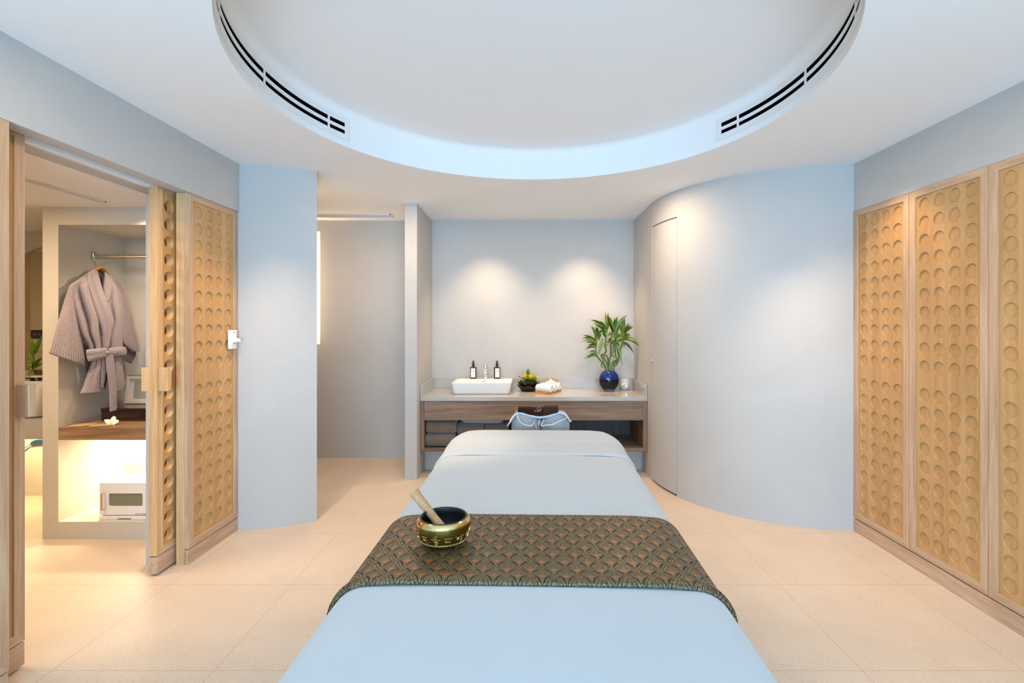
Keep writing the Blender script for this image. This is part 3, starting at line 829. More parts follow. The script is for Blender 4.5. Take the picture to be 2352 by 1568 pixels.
def plumeria(c, s, label, tilt, name='plumeria_flower'):
    t = thing(name, c, label, 'flower')
    W = plain('white_petal', (.88,.86,.80), .5); T = Matrix.Translation(c) @ tilt
    for k in range(5):
        m = MB(); a = 2*pi*k/5+.3; n = 8
        rows = []
        for i in range(n+1):
            q = i/n; wv = s*.36*sin(pi*(q*.88+.06))**.7
            row = []
            for j in (-1, -.4, .4, 1):
                x = s*(.06+q*.95); y = wv*j; z = s*(.22*q**1.6 + .10*j*q + .05*(1-j*j))
                row.append(m.bm.verts.new(T @ (Matrix.Rotation(a, 4, 'Z') @ Vector((x, y, z)))))
            rows.append(row)
        for A, B in zip(rows, rows[1:]):
            for j in range(3): m.bm.faces.new((A[j], A[j+1], B[j+1], B[j]))
        o = m.build('petal', W, t, 60); solid(o, .0012)
    m = MB(); m.lathe([(0, -.05*s), (s*.14, .0), (s*.26, .07*s), (s*.14, .10*s), (0, .05*s)], (0,0,0), 15)
    bmesh.ops.transform(m.bm, matrix=T, verts=m.bm.verts[:]); m.build('yellow_centre', plain('yellow_centre', (.85,.62,.02), .5), t, 60)
    return t
plumeria(Vector((.222, 4.36, ZT+.094)), .036, 'white plumeria blossom with yellow centre on top of the rolled face towels', Matrix.Rotation(R(62), 4, 'X'))

# blue glass vase with lucky bamboo
vc = Vector(((1399-CX)/F*4.50, 4.50, ZT))
t = thing('glass_vase', vc, 'round flattened cobalt blue glass vase holding lucky bamboo', 'vase')
def m_blue():
    t_ = NT('cobalt_glass'); v = t_.coord('Generated')
    sep = t_.new('ShaderNodeSeparateXYZ'); t_.l.new(v, sep.inputs[0])
    c = t_.ramp(sep.outputs[2], [(.0, (.75,.85,.9)), (.09, (.3,.35,.4)), (.13, (.004,.006,.02)), (.56, (.004,.008,.04)), (.63, (.025,.06,.36)), (1, (.04,.12,.62))])
    t_.setp(Base_Color=c, Roughness=.03, Transmission_Weight=.75, IOR=1.45); return t_.m
prof = [(.034, .001), (.050, .006)]
for k in range(1, 16):
    a = -pi/2+.52+k/15*(pi-.52-.60); prof.append((.092*cos(a)**.9, .104+.100*sin(a)))
inner = [(r-.006, z) for r, z in prof[::-1]]
m = MB(); m.lathe(prof+[(prof[-1][0]-.004, prof[-1][1]+.002)]+inner[:-3]+[(0, .03)], tuple(vc), 48, None, 1, .62)
m.build('glass', m_blue(), t, 60)
m = MB(); m.lathe([(0, .032), (.05, .034), (.078, .06), (.083, .10), (.080, .118), (0, .118)], tuple(vc), 40, None, 1, .58)
m.build('water', plain('dark_vase_water', (.006,.008,.02), .05), t, 60)

tb = thing('lucky_bamboo', vc+Vector((0, 0, .12)), 'lucky bamboo plant with curly stems and long green leaves in the blue vase', 'plant')
STEMG = plain('bamboo_stem_green', (.085,.155,.014), .3, var=.3)
def VP(cx_, cy_, dy=0):    # crop coords of the plant close-up -> world
    x = 1330+cx_/7.467; y = 700+cy_/7.467
    return px(x, y, 4.50+dy)
def smooth(P, n=6):
    P = [Vector(p) for p in P]; out = []
    for i in range(len(P)-1):
        p0, p1, p2, p3 = P[max(i-1, 0)], P[i], P[i+1], P[min(i+2, len(P)-1)]
        for k in range(n):
            s = k/n; out.append(.5*((2*p1)+(p2-p0)*s+(2*p0-5*p1+4*p2-p3)*s*s+(3*p1-p0-3*p2+p3)*s**3))
    out.append(P[-1]); return out
stems = [
 [(490,1250,0),(492,1060,0),(500,960,-.02),(470,870,-.03),(395,850,-.01),(385,880,.01),(415,960,.02),(380,1030,.0),(385,1055,-.01),(440,1060,-.01)],
 [(460,1260,.01),(450,1060,.01),(380,970,.0),(310,880,-.01),(285,760,-.01),(300,640,-.02),(310,520,-.01)],
 [(500,1250,.02),(520,950,.02),(545,850,.02),(545,680,.03),(560,520,.03),(590,380,.02)],
 [(470,1240,-.01),(490,1060,-.01),(420,870,.0),(460,800,.0),(455,650,-.01),(470,500,-.01),(470,380,.0),(462,300,0)],
 [(550,1250,0),(550,1060,0),(600,960,.01),(650,960,.02),(620,820,.01),(620,650,0),(625,520,0),(620,400,0)],
 [(590,1250,.01),(600,1020,.01),(660,970,-.02),(640,900,-.02),(560,860,-.01),(600,780,-.01),(640,660,-.02),(650,560,-.02)],
 [(575,1240,-.01),(590,1080,-.01),(650,1010,.0),(690,860,.0),(730,680,.01),(750,560,.02),(760,440,.02),(755,330,.02)],
]
# (stem, crop x, y, dx, dy target tip, width)
leaves = {
 1: [(300,620,60,520),(290,640,60,630),(300,690,110,650),(300,560,200,360),(290,800,160,830),(310,880,120,945),(300,560,330,380),(320,550,400,420),(290,700,135,715),(330,590,375,440),(310,850,200,850),(300,640,280,420)],
 3: [(455,380,180,257),(465,400,455,110),(460,470,250,325),(470,400,515,250),(480,460,360,270),(455,640,420,760),(470,450,520,330),(450,470,350,450),(460,560,390,490)],
 2: [(560,560,480,660),(575,450,560,360),(560,600,470,650),(580,500,640,560),(560,650,620,620),(600,380,615,220),(560,480,480,560),(590,430,500,180)],
 4: [(625,480,500,180),(620,420,655,190),(625,400,835,170),(640,500,740,560),(625,600,560,540),(640,520,700,330),(620,440,530,300)],
 5: [(650,640,690,1000),(650,560,610,790),(660,620,780,600),(640,640,470,640),(660,580,720,480)],
 6: [(755,600,1045,675),(750,640,935,830),(760,500,860,290),(780,480,915,355),(750,420,745,225),(760,480,720,330),(740,600,900,530),(750,630,780,740),(790,440,880,420),(745,520,700,340),(770,560,830,480)],
}
for si, S in enumerate(stems):
    P = smooth([VP(a, b, c) for a, b, c in S], 6)
    m = MB(); rr = [.0072 if i < len(P)*.6 else .0060 for i in range(len(P))]
    rr = [r*(1.18 if i % 9 == 0 else 1) for i, r in enumerate(rr)]
    m.tube(P, rr, 8); st = m.build('stem', STEMG, tb, 60)
    L = leaves.get(si)
    if L:
        for gi, mat in enumerate((LEAFG, LEAFD)):
            m = MB(); rnd = random.Random(si*7+gi)
            r3 = random.Random(si+31)
            L2 = L+[(a+r3.uniform(-14,14), b+r3.uniform(-8,40), c+r3.uniform(-55,55), d+r3.uniform(-20,75)) for a, b, c, d in L]
            for li, (a, b, c, d) in enumerate(L2):
                if (li+si) % 2 != gi: continue
                # both ends, sagging arc between
                p0 = VP(a, b, S[-1][2]+rnd.uniform(-.01, .01)); dpt = rnd.uniform(-.07, .05)
                p1 = VP(c, d, dpt); ln = (p1-p0).length; 
                sag = .16 if p1.z < p0.z+.05 else .08
                n = 9; side = (p1-p0).cross(Vector((0, rnd.uniform(.6, 1.0), rnd.uniform(-.5, .5)))).normalized()
                wmax = min(.030, .013+ln*.085)*rnd.uniform(.75, 1.1); rows = []
                for i in range(n+1):
                    q = i/n; p = p0.lerp(p1, q)+Vector((0, 0, sag*ln*4*q*(1-q)))
                    wv = wmax*.5*(sin(pi*(q*.85+.12))**.9)*(1-q**5)+.0002
                    cr = Vector((0, -1, .3))*wv*.35
                    rows.append([m.bm.verts.new(p-side*wv+cr), m.bm.verts.new(p), m.bm.verts.new(p+side*wv+cr)])
                for A, B in zip(rows, rows[1:]):
                    m.bm.faces.new((A[0], A[1], B[1], B[0])); m.bm.faces.new((A[1], A[2], B[2], B[1]))
            m.build('foliage', mat, st, 60)
# the pale broad blade in front
m = MB(); rows = []
for i in range(9):
    q = i/8; p = VP(400-70*q, 575+290*q, -.08+.02*q); wv = .0165*sin(pi*(q*.75+.2))
    rows.append([m.bm.verts.new(p+Vector((j*wv, 0 if j else -.006, .2*abs(j)*wv))) for j in (-1, 0, 1)])
for A, B in zip(rows, rows[1:]):
    for j in range(2): m.bm.faces.new((A[j], A[j+1], B[j+1], B[j]))
m.build('broad_leaf', plain('leaf_sheen', (.22,.30,.09), .22), tb, 60)

# oil burner
oc = Vector(((1435.5-CX)/F*4.60, 4.60, ZT))
t = thing('oil_burner', oc, 'white ceramic oil burner with crescent cut-outs, lit, beside the vase', 'burner')
m = MB(); m.lathe([(.028, .0008), (.032, .004), (.046, .035), (.050, .060), (.047, .085), (.036, .106), (.033, .110), (.028, .106), (.014, .100), (0, .099)], tuple(oc), 40); m.build('body', plain('matt_white_ceramic', (.62,.62,.61), .45), t, 60)
GLOW = NT('candle_glow'); GLOW.setp(Base_Color=(.9,.45,.12), Emission_Color=(1,.42,.08), Emission_Strength=1.5); GLOW = GLOW.m
FL = NT('candle_flame'); FL.setp(Base_Color=(1,.9,.7), Emission_Color=(1,.85,.55), Emission_Strength=9); FL = FL.m
def on_burner(a, z):
    r = .0512-5.5*(z-.060)**2
    return oc+Vector((sin(a)*r, -cos(a)*r, z))
m = MB(); pts = [on_burner(R(-52+q*6.5), .048+q*.0042) for q in range(7)]; m.tube(pts, [.001, .003, .004, .004, .0035, .0025, .001], 6)
m.tube([on_burner(R(-2+6*sin(q*.5)), .040+q*.0045) for q in range(8)], [.001, .0025, .0035, .004, .004, .003, .002, .001], 6)
m.build('cut_out', GLOW, t, 60)
m = MB(); m.lathe([(0, 0), (.004, .003), (.0045, .007), (0, .012)], tuple(on_burner(R(2), .034)-Vector((0, -.002, 0))), 10); m.build('flame_spot', FL, t, 60)

# ================================================================== MASSAGE TABLE
YAW = -R(1.5); BCX, BCY = .022, 1.56; HW, HL, RV, RP = .438, 1.075, .085, .19; BZ = .720
TB = Matrix.Translation((BCX, BCY, 0)) @ Matrix.Rotation(YAW, 4, 'Z')
def BL(x, y, z): return tuple(TB @ Vector((x, y, z)))
mt = thing('massage_table', (BCX, BCY, 0), 'padded massage table under a white sheet in the middle of the room', 'massage table')
def bed_ring(ins, z, n=14, wob=0):
    P = rrect(0, 0, HW-ins, HL-ins, max(.02, RP-ins), n)
    # straight edges need extra points so loops stay even
    out = []
    for i, (x, y) in enumerate(P):
        x2, y2 = P[(i+1) % len(P)]; d = hypot(x2-x, y2-y); k = 10 if i % (n+1) == n else 1
        for q in range(k):
            out.append((x+(x2-x)*q/k, y+(y2-y)*q/k))
    res = []
    for i, (x, y) in enumerate(out):
        if wob:
            a = i/len(out)*2*pi; f = 1+wob*(sin(a*23)+.6*sin(a*37+1)); x *= f; y *= 1+(f-1)*.5
        res.append(BL(x, y, z))
    return res
m = MB(); loft(m, [bed_ring(.03, .545), bed_ring(.02, .57), bed_ring(.02, .66), bed_ring(.06, .70), bed_ring(.2, .706)])
m.build('cushion_top', m_cloth('cream_vinyl', (214,206,196), .45, 300, .1, 0), mt, 60)
m = MB()
for sx in (-1, 1): m.prism([(-.9, .48), (.9, .48), (.9, .54), (-.9, .54)], lambda p, sx=sx: BL(sx*.36-.012, p[0], p[1]), lambda p, sx=sx: BL(sx*.36+.012, p[0], p[1]))
m.build('table_frame', wood('beech', (180,140,98), (205,168,124), (222,188,148), 'y'), mt)
for sx in (-1, 1):
    for yy in (-.80, .80):
        m = MB(); m.prism([(yy-.02, 0), (yy+.02, 0), (yy+.02, .479), (yy-.02, .479)], lambda p, sx=sx: BL(sx*.335-.02, p[0], p[1]), lambda p, sx=sx: BL(sx*.335+.02, p[0], p[1]))
        m.build('leg', wood('beech', 0, 0, 0), mt)
sh = thing('bed_sheet', (BCX, BCY, .40), 'smooth white cotton sheet covering the massage table and hanging down its sides', 'sheet')
rings = [bed_ring(-.012, .20, wob=.006), bed_ring(-.008, .32, wob=.004), bed_ring(-.003, .48, wob=.001), bed_ring(0, BZ-RV)]
for k in range(1, 9):
    a = k/8*pi/2; rings.append(bed_ring(RV*(1-cos(a)), BZ-RV+RV*sin(a)))
rings += [bed_ring(.14, BZ+.0022), bed_ring(.24, BZ+.004), bed_ring(.34, BZ+.005), bed_ring(.40, BZ+.005)]
m = MB(); loft(m, rings, cap0=False); m.build('fitted_sheet', SHEET, sh, 60)
# folded-back top sheet: two layers stepping up towards the head end
def over_path(e, zlow):
    """cross-section polyline over the bed at offset e: list of (x, z, s)"""
    P = [(-(HW+e+.004), zlow), (-(HW+e+.001), (zlow+BZ-RV)/2), (-(HW+e), BZ-RV)]
    r = RV
    for k in range(1, 9):
        a = k/8*pi/2; P.append((-(HW-r)-(r+e)*cos(a), BZ-r+(r+e)*sin(a)))
    for q in (-.30, -.24, -.14, 0, .14, .24, .30):
        P.append((q, BZ+e+.0045*min(1, (HW-RV-abs(q)+.03)/.1)))
    P += [(-x, z) for x, z in P[:11][::-1]]
    S = [0]
    for a, b in zip(P, P[1:]): S.append(S[-1]+hypot(a[0]-b[0], a[1]-b[1]))
    return [(x, z, s) for (x, z), s in zip(P, S)]
def over_layer(name, y0, y1, e_fn, zlow, mat, parent, ny=24, hem_wave=0, uvs=False, clip_plan=True, under=False):
    m = MB(); base = over_path(0, zlow); nx = len(base)-1
    def fn(u, v):
        i = round(u*nx); yy = y0+(y1-y0)*v; e = e_fn(v)
        x, z, s = over_path(e, zlow)[i]
        if clip_plan:      # follow the rounded head corners
            lim = HL-RP
            if yy > lim and abs(x) > .0:
                d = min(1, (yy-lim)/RP); mx = HW-RP+RP*sqrt(max(0, 1-d*d)); f = (mx+e)/(HW+e)
                if abs(x) > HW-RP-.02:
                    t_ = (abs(x)-(HW-RP-.02))/(RP+.02); x = (1 if x > 0 else -1)*((HW-RP-.02)+(mx-(HW-RP-.02))*t_)
        if hem_wave and z < BZ-RV: x += hem_wave*sin(yy*40)*(BZ-RV-z)
        return BL(x, yy, z)
    S = [p[2] for p in base]; mid = S[-1]/2
    m.grid(fn, nx, ny, uvfn=(lambda u, v: (S[round(u*nx)]-mid, y0+(y1-y0)*v)) if uvs else None)
    o = m.build(name, mat, parent, 180)
    return o
def stepfn(e0, e1, rnd_=.06):
    return lambda v: e0+(e1-e0)*min(1, sqrt(max(0, 1-(1-min(1, v/rnd_))**2)))
# local y of photo depths
def ly(D): return D-BCY
over_layer('folded_band', ly(2.105), HL-.075, stepfn(.0005, .0075, .05), .30, SHEET, sh, 40)
over_layer('upper_fold', ly(2.335), HL-.085, stepfn(.0075, .0125, .25), .34, SHEET, sh, 24)
# brocade runner
def run_e(v):
    r = .045
    if v < r: return .0025+.0095*sqrt(max(0, 1-(1-v/r)**2))
    if v < .16: return .012-(v-r)/(.16-r)*.007
    if v > .985: return .005*sqrt(max(0, (1-v)/.015))+.0008
    return .005
rn = over_layer('bed_runner', ly(1.048), ly(1.440), run_e, .42, BROC, None, 70, uvs=True, hem_wave=.02)
rn.location = (0, 0, 0)
bpy.context.view_layer.update()
c_ = Vector((BCX, ly(1.24)+BCY, .72)); rn.data.transform(Matrix.Translation(-c_)); rn.location = c_
solid(rn, .0018, -1)
dot(rn, 'dark gold and orange brocade runner laid across the white massage table', 'table runner')

# singing bowl
sc = Vector((-.2125, 1.257, BZ+.0145-.0045))
t = thing('singing_bowl', sc, 'brass and bronze singing bowl with engraved script on the brocade runner', 'singing bowl')
BPR = [(.030, 0), (.042, .0015), (.056, .009), (.0645, .020), (.0690, .034), (.0697, .043), (.0687, .053)]
BRZ = NT('aged_bronze'); v_ = BRZ.coord(); BRZ.setp(Base_Color=BRZ.ramp(BRZ.noise(v_, 40, 4), [(.3, (.12,.075,.012)), (.7, (.22,.15,.03))]), Roughness=.24, Metallic=.9); BRZ = BRZ.m
BRASS = plain('polished_brass', (.78,.56,.22), .10, 1)
BIN = plain('dark_bowl_inside', (.007,.005,.004), .55)
m = MB(); m.lathe(BPR, tuple(sc), 64)
tb_ = [f for f in m.bm.faces if len(f.verts) > 10 and f.calc_center_median().z > sc.z+.03]
for f in tb_: m.bm.faces.remove(f)
m.build('bowl_body', BRZ, t, 60)
m = MB(); m.lathe([(.0688, .0528), (.0692, .0538), (.0684, .0555), (.0686, .0565), (.0668, .0600), (.0640, .0638), (.0610, .0662)], tuple(sc), 64)
for f in [f for f in m.bm.faces if len(f.verts) > 10]: m.bm.faces.remove(f)
m.build('brass_rim', BRASS, t, 60)
m = MB(); m.lathe([(.0611, .0661), (.0595, .0678), (.0570, .0676), (.0552, .065), (.058, .052), (.061, .036), (.055, .018), (.040, .007), (0, .006)], tuple(sc), 64)
for f in [f for f in m.bm.faces if len(f.verts) > 10]: m.bm.faces.remove(f)
m.build('bowl_inside', BIN, t, 60)
# engraved script: brush-like strokes wrapped on the body
GOLDP = plain('gold_engraving', (.78,.56,.14), .3, .7)
def bprof(z):
    pr = BPR
    for (r0, z0), (r1, z1) in zip(pr, pr[1:]):
        if z0 <= z <= z1: return r0+(r1-r0)*(z-z0)/(z1-z0)
    return .0687
def onb(a, z): r = bprof(z)+.0004; return sc+Vector((sin(a)*r, -cos(a)*r, z))
G = {
 'ma': [[(-.5,1),(-.5,.45),(-.2,.35),(-.1,.5),(-.3,.6)],[(-.5,.45),(.35,.45)],[(.3,1),(.38,.3),(.45,-.1)],[(-.7,1),(.5,1)]],
 'he': [[(-1,.9),(.9,.75)],[(-.5,1.3),(0,1.0),(.25,1.35),(-.1,1.45)],[(-.6,.75),(.3,.6),(-.4,.4),(.4,.3),(.3,0),(-.2,.05),(.1,.2)],[(-.1,.05),(-.3,-.3),(.0,-.45)]],
 'ya': [[(-.8,1),(.9,.95)],[(-.6,.95),(-.3,.7),(-.6,.35),(-.1,.3),(.4,.35)],[(.5,.95),(.55,.3),(.6,-.15)],[(.0,.95),(.2,.65)]],
 'da': [[(-1,1.1),(-.7,.8),(-.3,.85),(-.6,.5)],[(-.4,.75),(1,.95)],[(.3,.85),(.6,.5),(.45,-.05)],[(-.6,.5),(.3,.5)]],
 'ra': [[(-.8,.9),(.6,1.05)],[(-.3,.95),(-.5,.5),(-.1,.2),(.1,.5),(-.3,.55)],[(.4,1.0),(.7,1.5),(1,1.4),(.5,.1)]],
 'ka': [[(-.5,1.1),(.5,1.1)],[(0,1.1),(0,0)],[(0,.7),(-.5,.6),(-.4,.3),(0,.45),(.4,.7),(.5,.3)]],
}
m = MB()
seq = ['ka','ma','he','ya','da','ra','ka','ya','ma','he','da','ra','ka','ma']
for i, g_ in enumerate(seq):
    a0 = R(-58+i*25.7)
    for st_ in G[g_]:
        P = smooth([onb(a0+x*R(10.2), .0210+y*.0150) for x, y in [(p[0], p[1]) for p in st_]], 4) if len(st_) > 2 else [onb(a0+x*R(10.2), .0210+y*.0150) for x, y in st_]
        m.tube(P, .00095, 5, flat=.6)
for z in (.0125, .0150): m.tube([onb(2*pi*k/64, z) for k in range(65)], .0005, 4, cap=False)
for k in range(40):
    a = 2*pi*k/40; m.tube([onb(a-.05, .0115), onb(a, .0085), onb(a+.05, .0115)], .0005, 4)
m.build('engraved_script', GOLDP, t, 60)
m = MB()
for k in range(8):
    a = 2*pi*k/8; m.tube([sc+Vector((cos(a)*.012, sin(a)*.012, .0075)), sc+Vector((cos(a+.4)*.026, sin(a+.4)*.026, .0078)), sc+Vector((cos(a+.8)*.03, sin(a+.8)*.03, .0082))], .0022, 5, flat=.3)
m.build('inside_motif', plain('pale_metal_inlay', (.45,.47,.38), .3, .6), t, 60)
# striker
A = Vector((-.188, 1.2215, sc.z+.0205)); B = px(952, 1131, 1.345)
t = thing('wooden_striker', (A+B)/2, 'pale turned wooden striker leaning in the singing bowl', 'mallet')
ax = (B-A).normalized(); L = (B-A).length
prof = []
for s, r in ((0, .0), (0, .0105), (.02, .0118), (.30, .0112), (.42, .0108), (.425, .0100), (.43, .0108), (.445, .0108), (.45, .0100), (.455, .0110), (.60, .0112), (.70, .0122), (.705, .0112), (.71, .0122), (.735, .0122), (.74, .0112), (.745, .0122), (.77, .0122), (.775,.0112), (.78, .0121), (.88, .0125), (.965, .0138), (.97, .0132), (.975, .0139), (.995, .0138), (1, .0125), (1, 0)):
    prof.append((r, s*L))
m = MB(); m.lathe(prof, tuple(A), 28, ax.to_track_quat('Z', 'Y').to_matrix().to_4x4())
m.build('handle', wood('pale_willow', (160,122,86), (180,142,102), (194,158,118), 'z', .6, .6), t, 50)

# face cradle at the head end
fc = Vector((BL(.0, HL, 0)[0]+.0, BL(0, HL, 0)[1], 0)); fcx = (1241-CX)/F*2.74
def lobe(m, sgn):
    V = []
    path = [(.0, .0, 0), (.002, .05, .002), (.0, .12, -.012), (-.03, .18, -.035), (-.075, .20, -.045)]
    for k in range(17):
        s = k/16; i = min(3, int(s*4)); f = s*4-i
        p = Vector(path[i]).lerp(Vector(path[i+1]), f)
        e = min(1, s*5+.02); e = sqrt(max(0, 1-(1-e)**2))
        rx, rz = .078*e+.004, .082*e+.004
        tang = (Vector(path[min(4, i+1)])-Vector(path[i])).normalized()
        sidev = Vector((tang.y, -tang.x, 0)).normalized() if abs(tang.y) > .01 else Vector((1,0,0))
        row = []
        for q in range(26):
            a = 2*pi*q/26; cz, sz = cos(a), sin(a)
            x_ = abs(cz)**.82*(1 if cz > 0 else -1)*rx; z_ = abs(sz)**.78*(1 if sz > 0 else -1)*rz
            if sz > 0: z_ *= 1-.22*(-cz)*(1)   # outer shoulder higher than the inner
            dsp = noise.noise(Vector((q*.5, s*9, sgn)))*.003
            pos = Vector((p.x, p.y, p.z))+sidev*(x_+dsp)+Vector((0, 0, z_))
            row.append(m.bm.verts.new((fcx+sgn*(.078+pos.x), 2.665+pos.y, .722+pos.z)))
        V.append(row)
    for A_, B_ in zip(V, V[1:]):
        for q in range(26): m.bm.faces.new((A_[q], A_[(q+1) % 26], B_[(q+1) % 26], B_[q]))
    m.bm.faces.new(V[0][::-1]); m.bm.faces.new(V[-1])
    return V
fr = MB()
fr.tube([(fcx-.05, 2.50, .60), (fcx-.05, 2.66, .60), (fcx-.05, 2.80, .66)], .009, 8); fr.tube([(fcx+.05, 2.50, .60), (fcx+.05, 2.66, .60), (fcx+.05, 2.80, .66)], .009, 8)
cr = fr.build('face_cradle', STEEL, mt, 50)
for sgn in (-1, 1):
    m = MB(); lobe(m, sgn); c = m.build('cradle_cushion', NONW, cr, 70)
# elastic seams (bright wavy lines across each lobe)
def seam(pts, nm='elastic_seam'):
    m = MB(); P = smooth([px(1150+a/11.76, 900+b/11.76, D) for a, b, D in pts], 8)
    P = [p+Vector((0, noise.noise(p*150)*.002, noise.noise(p*170+Vector((5,0,0)))*.002)) for p in P]
    m.tube(P, .0022, 6); m.build(nm, GAUZE, cr, 60)
# towel draped over the top (pale blue) follows the two lobes
def m_tow():
    m = MB(); prof_ = []
    pts = [(185,925,2.60),(240,830,2.63),(330,690,2.65),(430,590,2.67),(520,572,2.67),(650,600,2.67),(850,655,2.67),(1040,685,2.67),(1250,665,2.67),(1400,620,2.67),(1540,570,2.67),(1680,580,2.66),(1790,660,2.645),(1860,760,2.62),(1900,800,2.61)]
    C = smooth([px(1150+a/11.76, 900+b/11.76, D+.01) for a, b, D in pts], 5)
    n = len(C)
    rows = []
    for i, p in enumerate(C):
        d = (C[min(n-1, i+1)]-C[max(0, i-1)]).normalized(); nr = Vector((-d.z, 0, d.x))
        th = .0062; dep = .11
        R_ = []
        for q in range(8):      # rounded front hem
            a = -pi/2+pi*q/7
            R_.append(p+nr*th*sin(a)+Vector((0, -1, 0))*th*cos(a))
        for q in range(1, 6): R_.append(p+nr*th+Vector((0, dep*q/5, -.012*q/5)))
        for q in range(5, 0, -1): R_.append(p-nr*th+Vector((0, dep*q/5, -.012*q/5)))
        rows.append([m.bm.verts.new(v) for v in R_])
    for A_, B_ in zip(rows, rows[1:]):
        for q in range(len(A_)): m.bm.faces.new((A_[q], A_[(q+1) % len(A_)], B_[(q+1) % len(A_)], B_[q]))
    m.bm.faces.new(rows[0][::-1]); m.bm.faces.new(rows[-1])
    o = m.build('draped_towel', TOWEL_BL, None, 60, loc=(fcx, 2.72, .83))
    return dot(o, 'pale blue towel draped over the face cradle under the brown roll', 'towel')
m_tow()
seam([(450,620,2.66),(470,700,2.625),(520,790,2.605),(600,860,2.60),(700,895,2.60),(790,915,2.605),(850,890,2.61),(900,850,2.62)])
seam([(1785,700,2.66),(1680,750,2.63),(1540,805,2.61),(1400,875,2.60),(1250,890,2.60),(1130,915,2.605),(1095,890,2.61),(1120,840,2.625)])
m = MB()
for (a, b, c, d) in ((900,730,1000,1060), (1060,740,1010,900), (1180,730,1110,860), (930,740,890,860)):
    P = [px(1150+a/11.76, 900+b/11.76, 2.655), px(1150+(a+c)/2/11.76, 900+(b+d)/2/11.76, 2.64), px(1150+c/11.76, 900+d/11.76, 2.63)]
    P = smooth(P, 5); m.tube(P, [.002+.005*sin(pi*i/(len(P)-1)) for i in range(len(P))], 8, flat=.4)
m.build('gathered_cloth', NONW, cr, 60)
# brown rolled towel with tie and emblem
bt0, bt1 = px(1189.5, 942.5, 2.70), px(1282, 941, 2.70)
t = thing('rolled_towel', (bt0+bt1)/2-Vector((0, 0, .02)), 'dark brown rolled towel with pale emblem and gold bow lying on the face cradle', 'towel')
def rollfn(x0, x1, r0, sg, seed, sag):
    def fn(u, v):
        a = 2*pi*u; x = x0+(x1-x0)*v
        p = Vector((x, bt0.y, bt0.z+(bt1.z-bt0.z)*((x-bt0.x)/(bt1.x-bt0.x))))
        e = min(1, min(v, 1-v)*10); rr = r0*(.80+.20*sqrt(max(0, 1-(1-e)**2)))*(1+sg*noise.noise(Vector((x*30, seed, cos(a)))))
        s_ = (x-bt0.x)/(bt1.x-bt0.x); dz = -sag*4*s_*(1-s_)
        return (p.x, p.y+cos(a)*rr*1.1, p.z+dz*(1 if sin(a) < 0 else .3)+sin(a)*rr)
    return fn
xm = px(1248, 940, 2.70).x
m = MB(); vs_ = m.grid(rollfn(bt0.x, xm, .0225, .12, 1, .012), 30, 20, close_u=True); m.bm.faces.new([c[0] for c in vs_]); m.bm.faces.new([c[-1] for c in vs_][::-1]); m.build('inner_roll', TOWEL_B, t, 70)
m = MB(); vs_ = m.grid(rollfn(xm-.002, bt1.x, .0255, .05, 2, .006), 30, 14, close_u=True); m.bm.faces.new([c[0] for c in vs_]); m.bm.faces.new([c[-1] for c in vs_][::-1]); m.build('folded_end', m_cloth('brown_terry_fold', (62,40,30), .95, 300, .9, .08, .12), t, 60)
EMB = plain('pale_embroidery', (.55,.40,.33), .7)
yf = 2.70-.0262
def E(a, b): return px(1220+a/58.07, 925+b/58.07, yf)
m = MB()
m.tube(smooth([E(1130,520),(E(1020,600)),(E(900,610)),(E(790,720)),(E(800,820)),(E(920,920)),(E(1060,970)),(E(1250,950)),(E(1370,850)),(E(1320,720)),(E(1220,640)),(E(1250,590))], 5), .0008, 5)
m.tube([E(960,790), E(1040,840), E(1190,845)], .0006, 5)
m.build('emblem', EMB, t, 60)
text_obj('Cinnamon', .0105, Matrix.Translation(E(400, 1150)) @ Matrix.Rotation(R(90), 4, 'X') @ Matrix.Scale(.80, 4, (1, 0, 0)), EMB, 'embroidered_word', t)
m = MB(); K = px(1186.5, 943, 2.69)
for (dx, dz) in ((-.003, .022), (.004, .018), (-.004, -.018), (.003, -.012)):
    m.tube(smooth([K, K+Vector((dx-.006, -.003, dz*.6)), K+Vector((dx, -.004, dz)), K+Vector((dx+.006, -.002, dz*.6)), K], 5), .0007, 5)
m.build('gold_bow', plain('gold_ribbon', (.50,.28,.05), .4, .3), t, 60)

# ================================================================== CLOSET NICHE
CYF, CYB, CX0, CX1 = 2.925, 3.417, -2.905, -2.0
NX0, NZ0, NZ1 = -2.81, .105, 1.889
m = MB()
m.box(CX0, NX0, CYF, CYB+.1, 0, ZB+.01); m.box(NX0, CX1, CYB, CYB+.1, 0, ZB+.01)
m.box(NX0, CX1, CYF, CYB, 0, NZ0); m.box(NX0, CX1, CYF, CYB, NZ1, ZB+.01); m.box(CX1-.03, CX1, CYF, CYB, NZ0, NZ1)
struct('wall_closet', m, BATHW)
m = MB(); m.box(NX0+.001, CX1-.031, CYF-.002, CYB-.001, .596, .670, .001, 1)
dot(m.build('closet_shelf', SHELFW, None, loc=(-2.4, 3.17, .596)), 'thick brown wood shelf across the closet recess', 'shelf')
# hanging rail
t = thing('clothes_rail', (-2.4, 3.162, 1.729), 'brushed steel oval hanging rail at the top of the closet recess', 'rail')
m = MB(); m.tube([(NX0+.012, 3.162, 1.729), (CX1-.042, 3.162, 1.729)], .0088, 20, flat=1.6)
m.build('rail_tube', STEEL, t, 50)
for x in (NX0+.0005, CX1-.0455):
    m = MB(); m.box(x, x+.015, 3.145, 3.179, 1.705, 1.758, .005, 2); m.build('end_bracket', STEEL, t, 40)

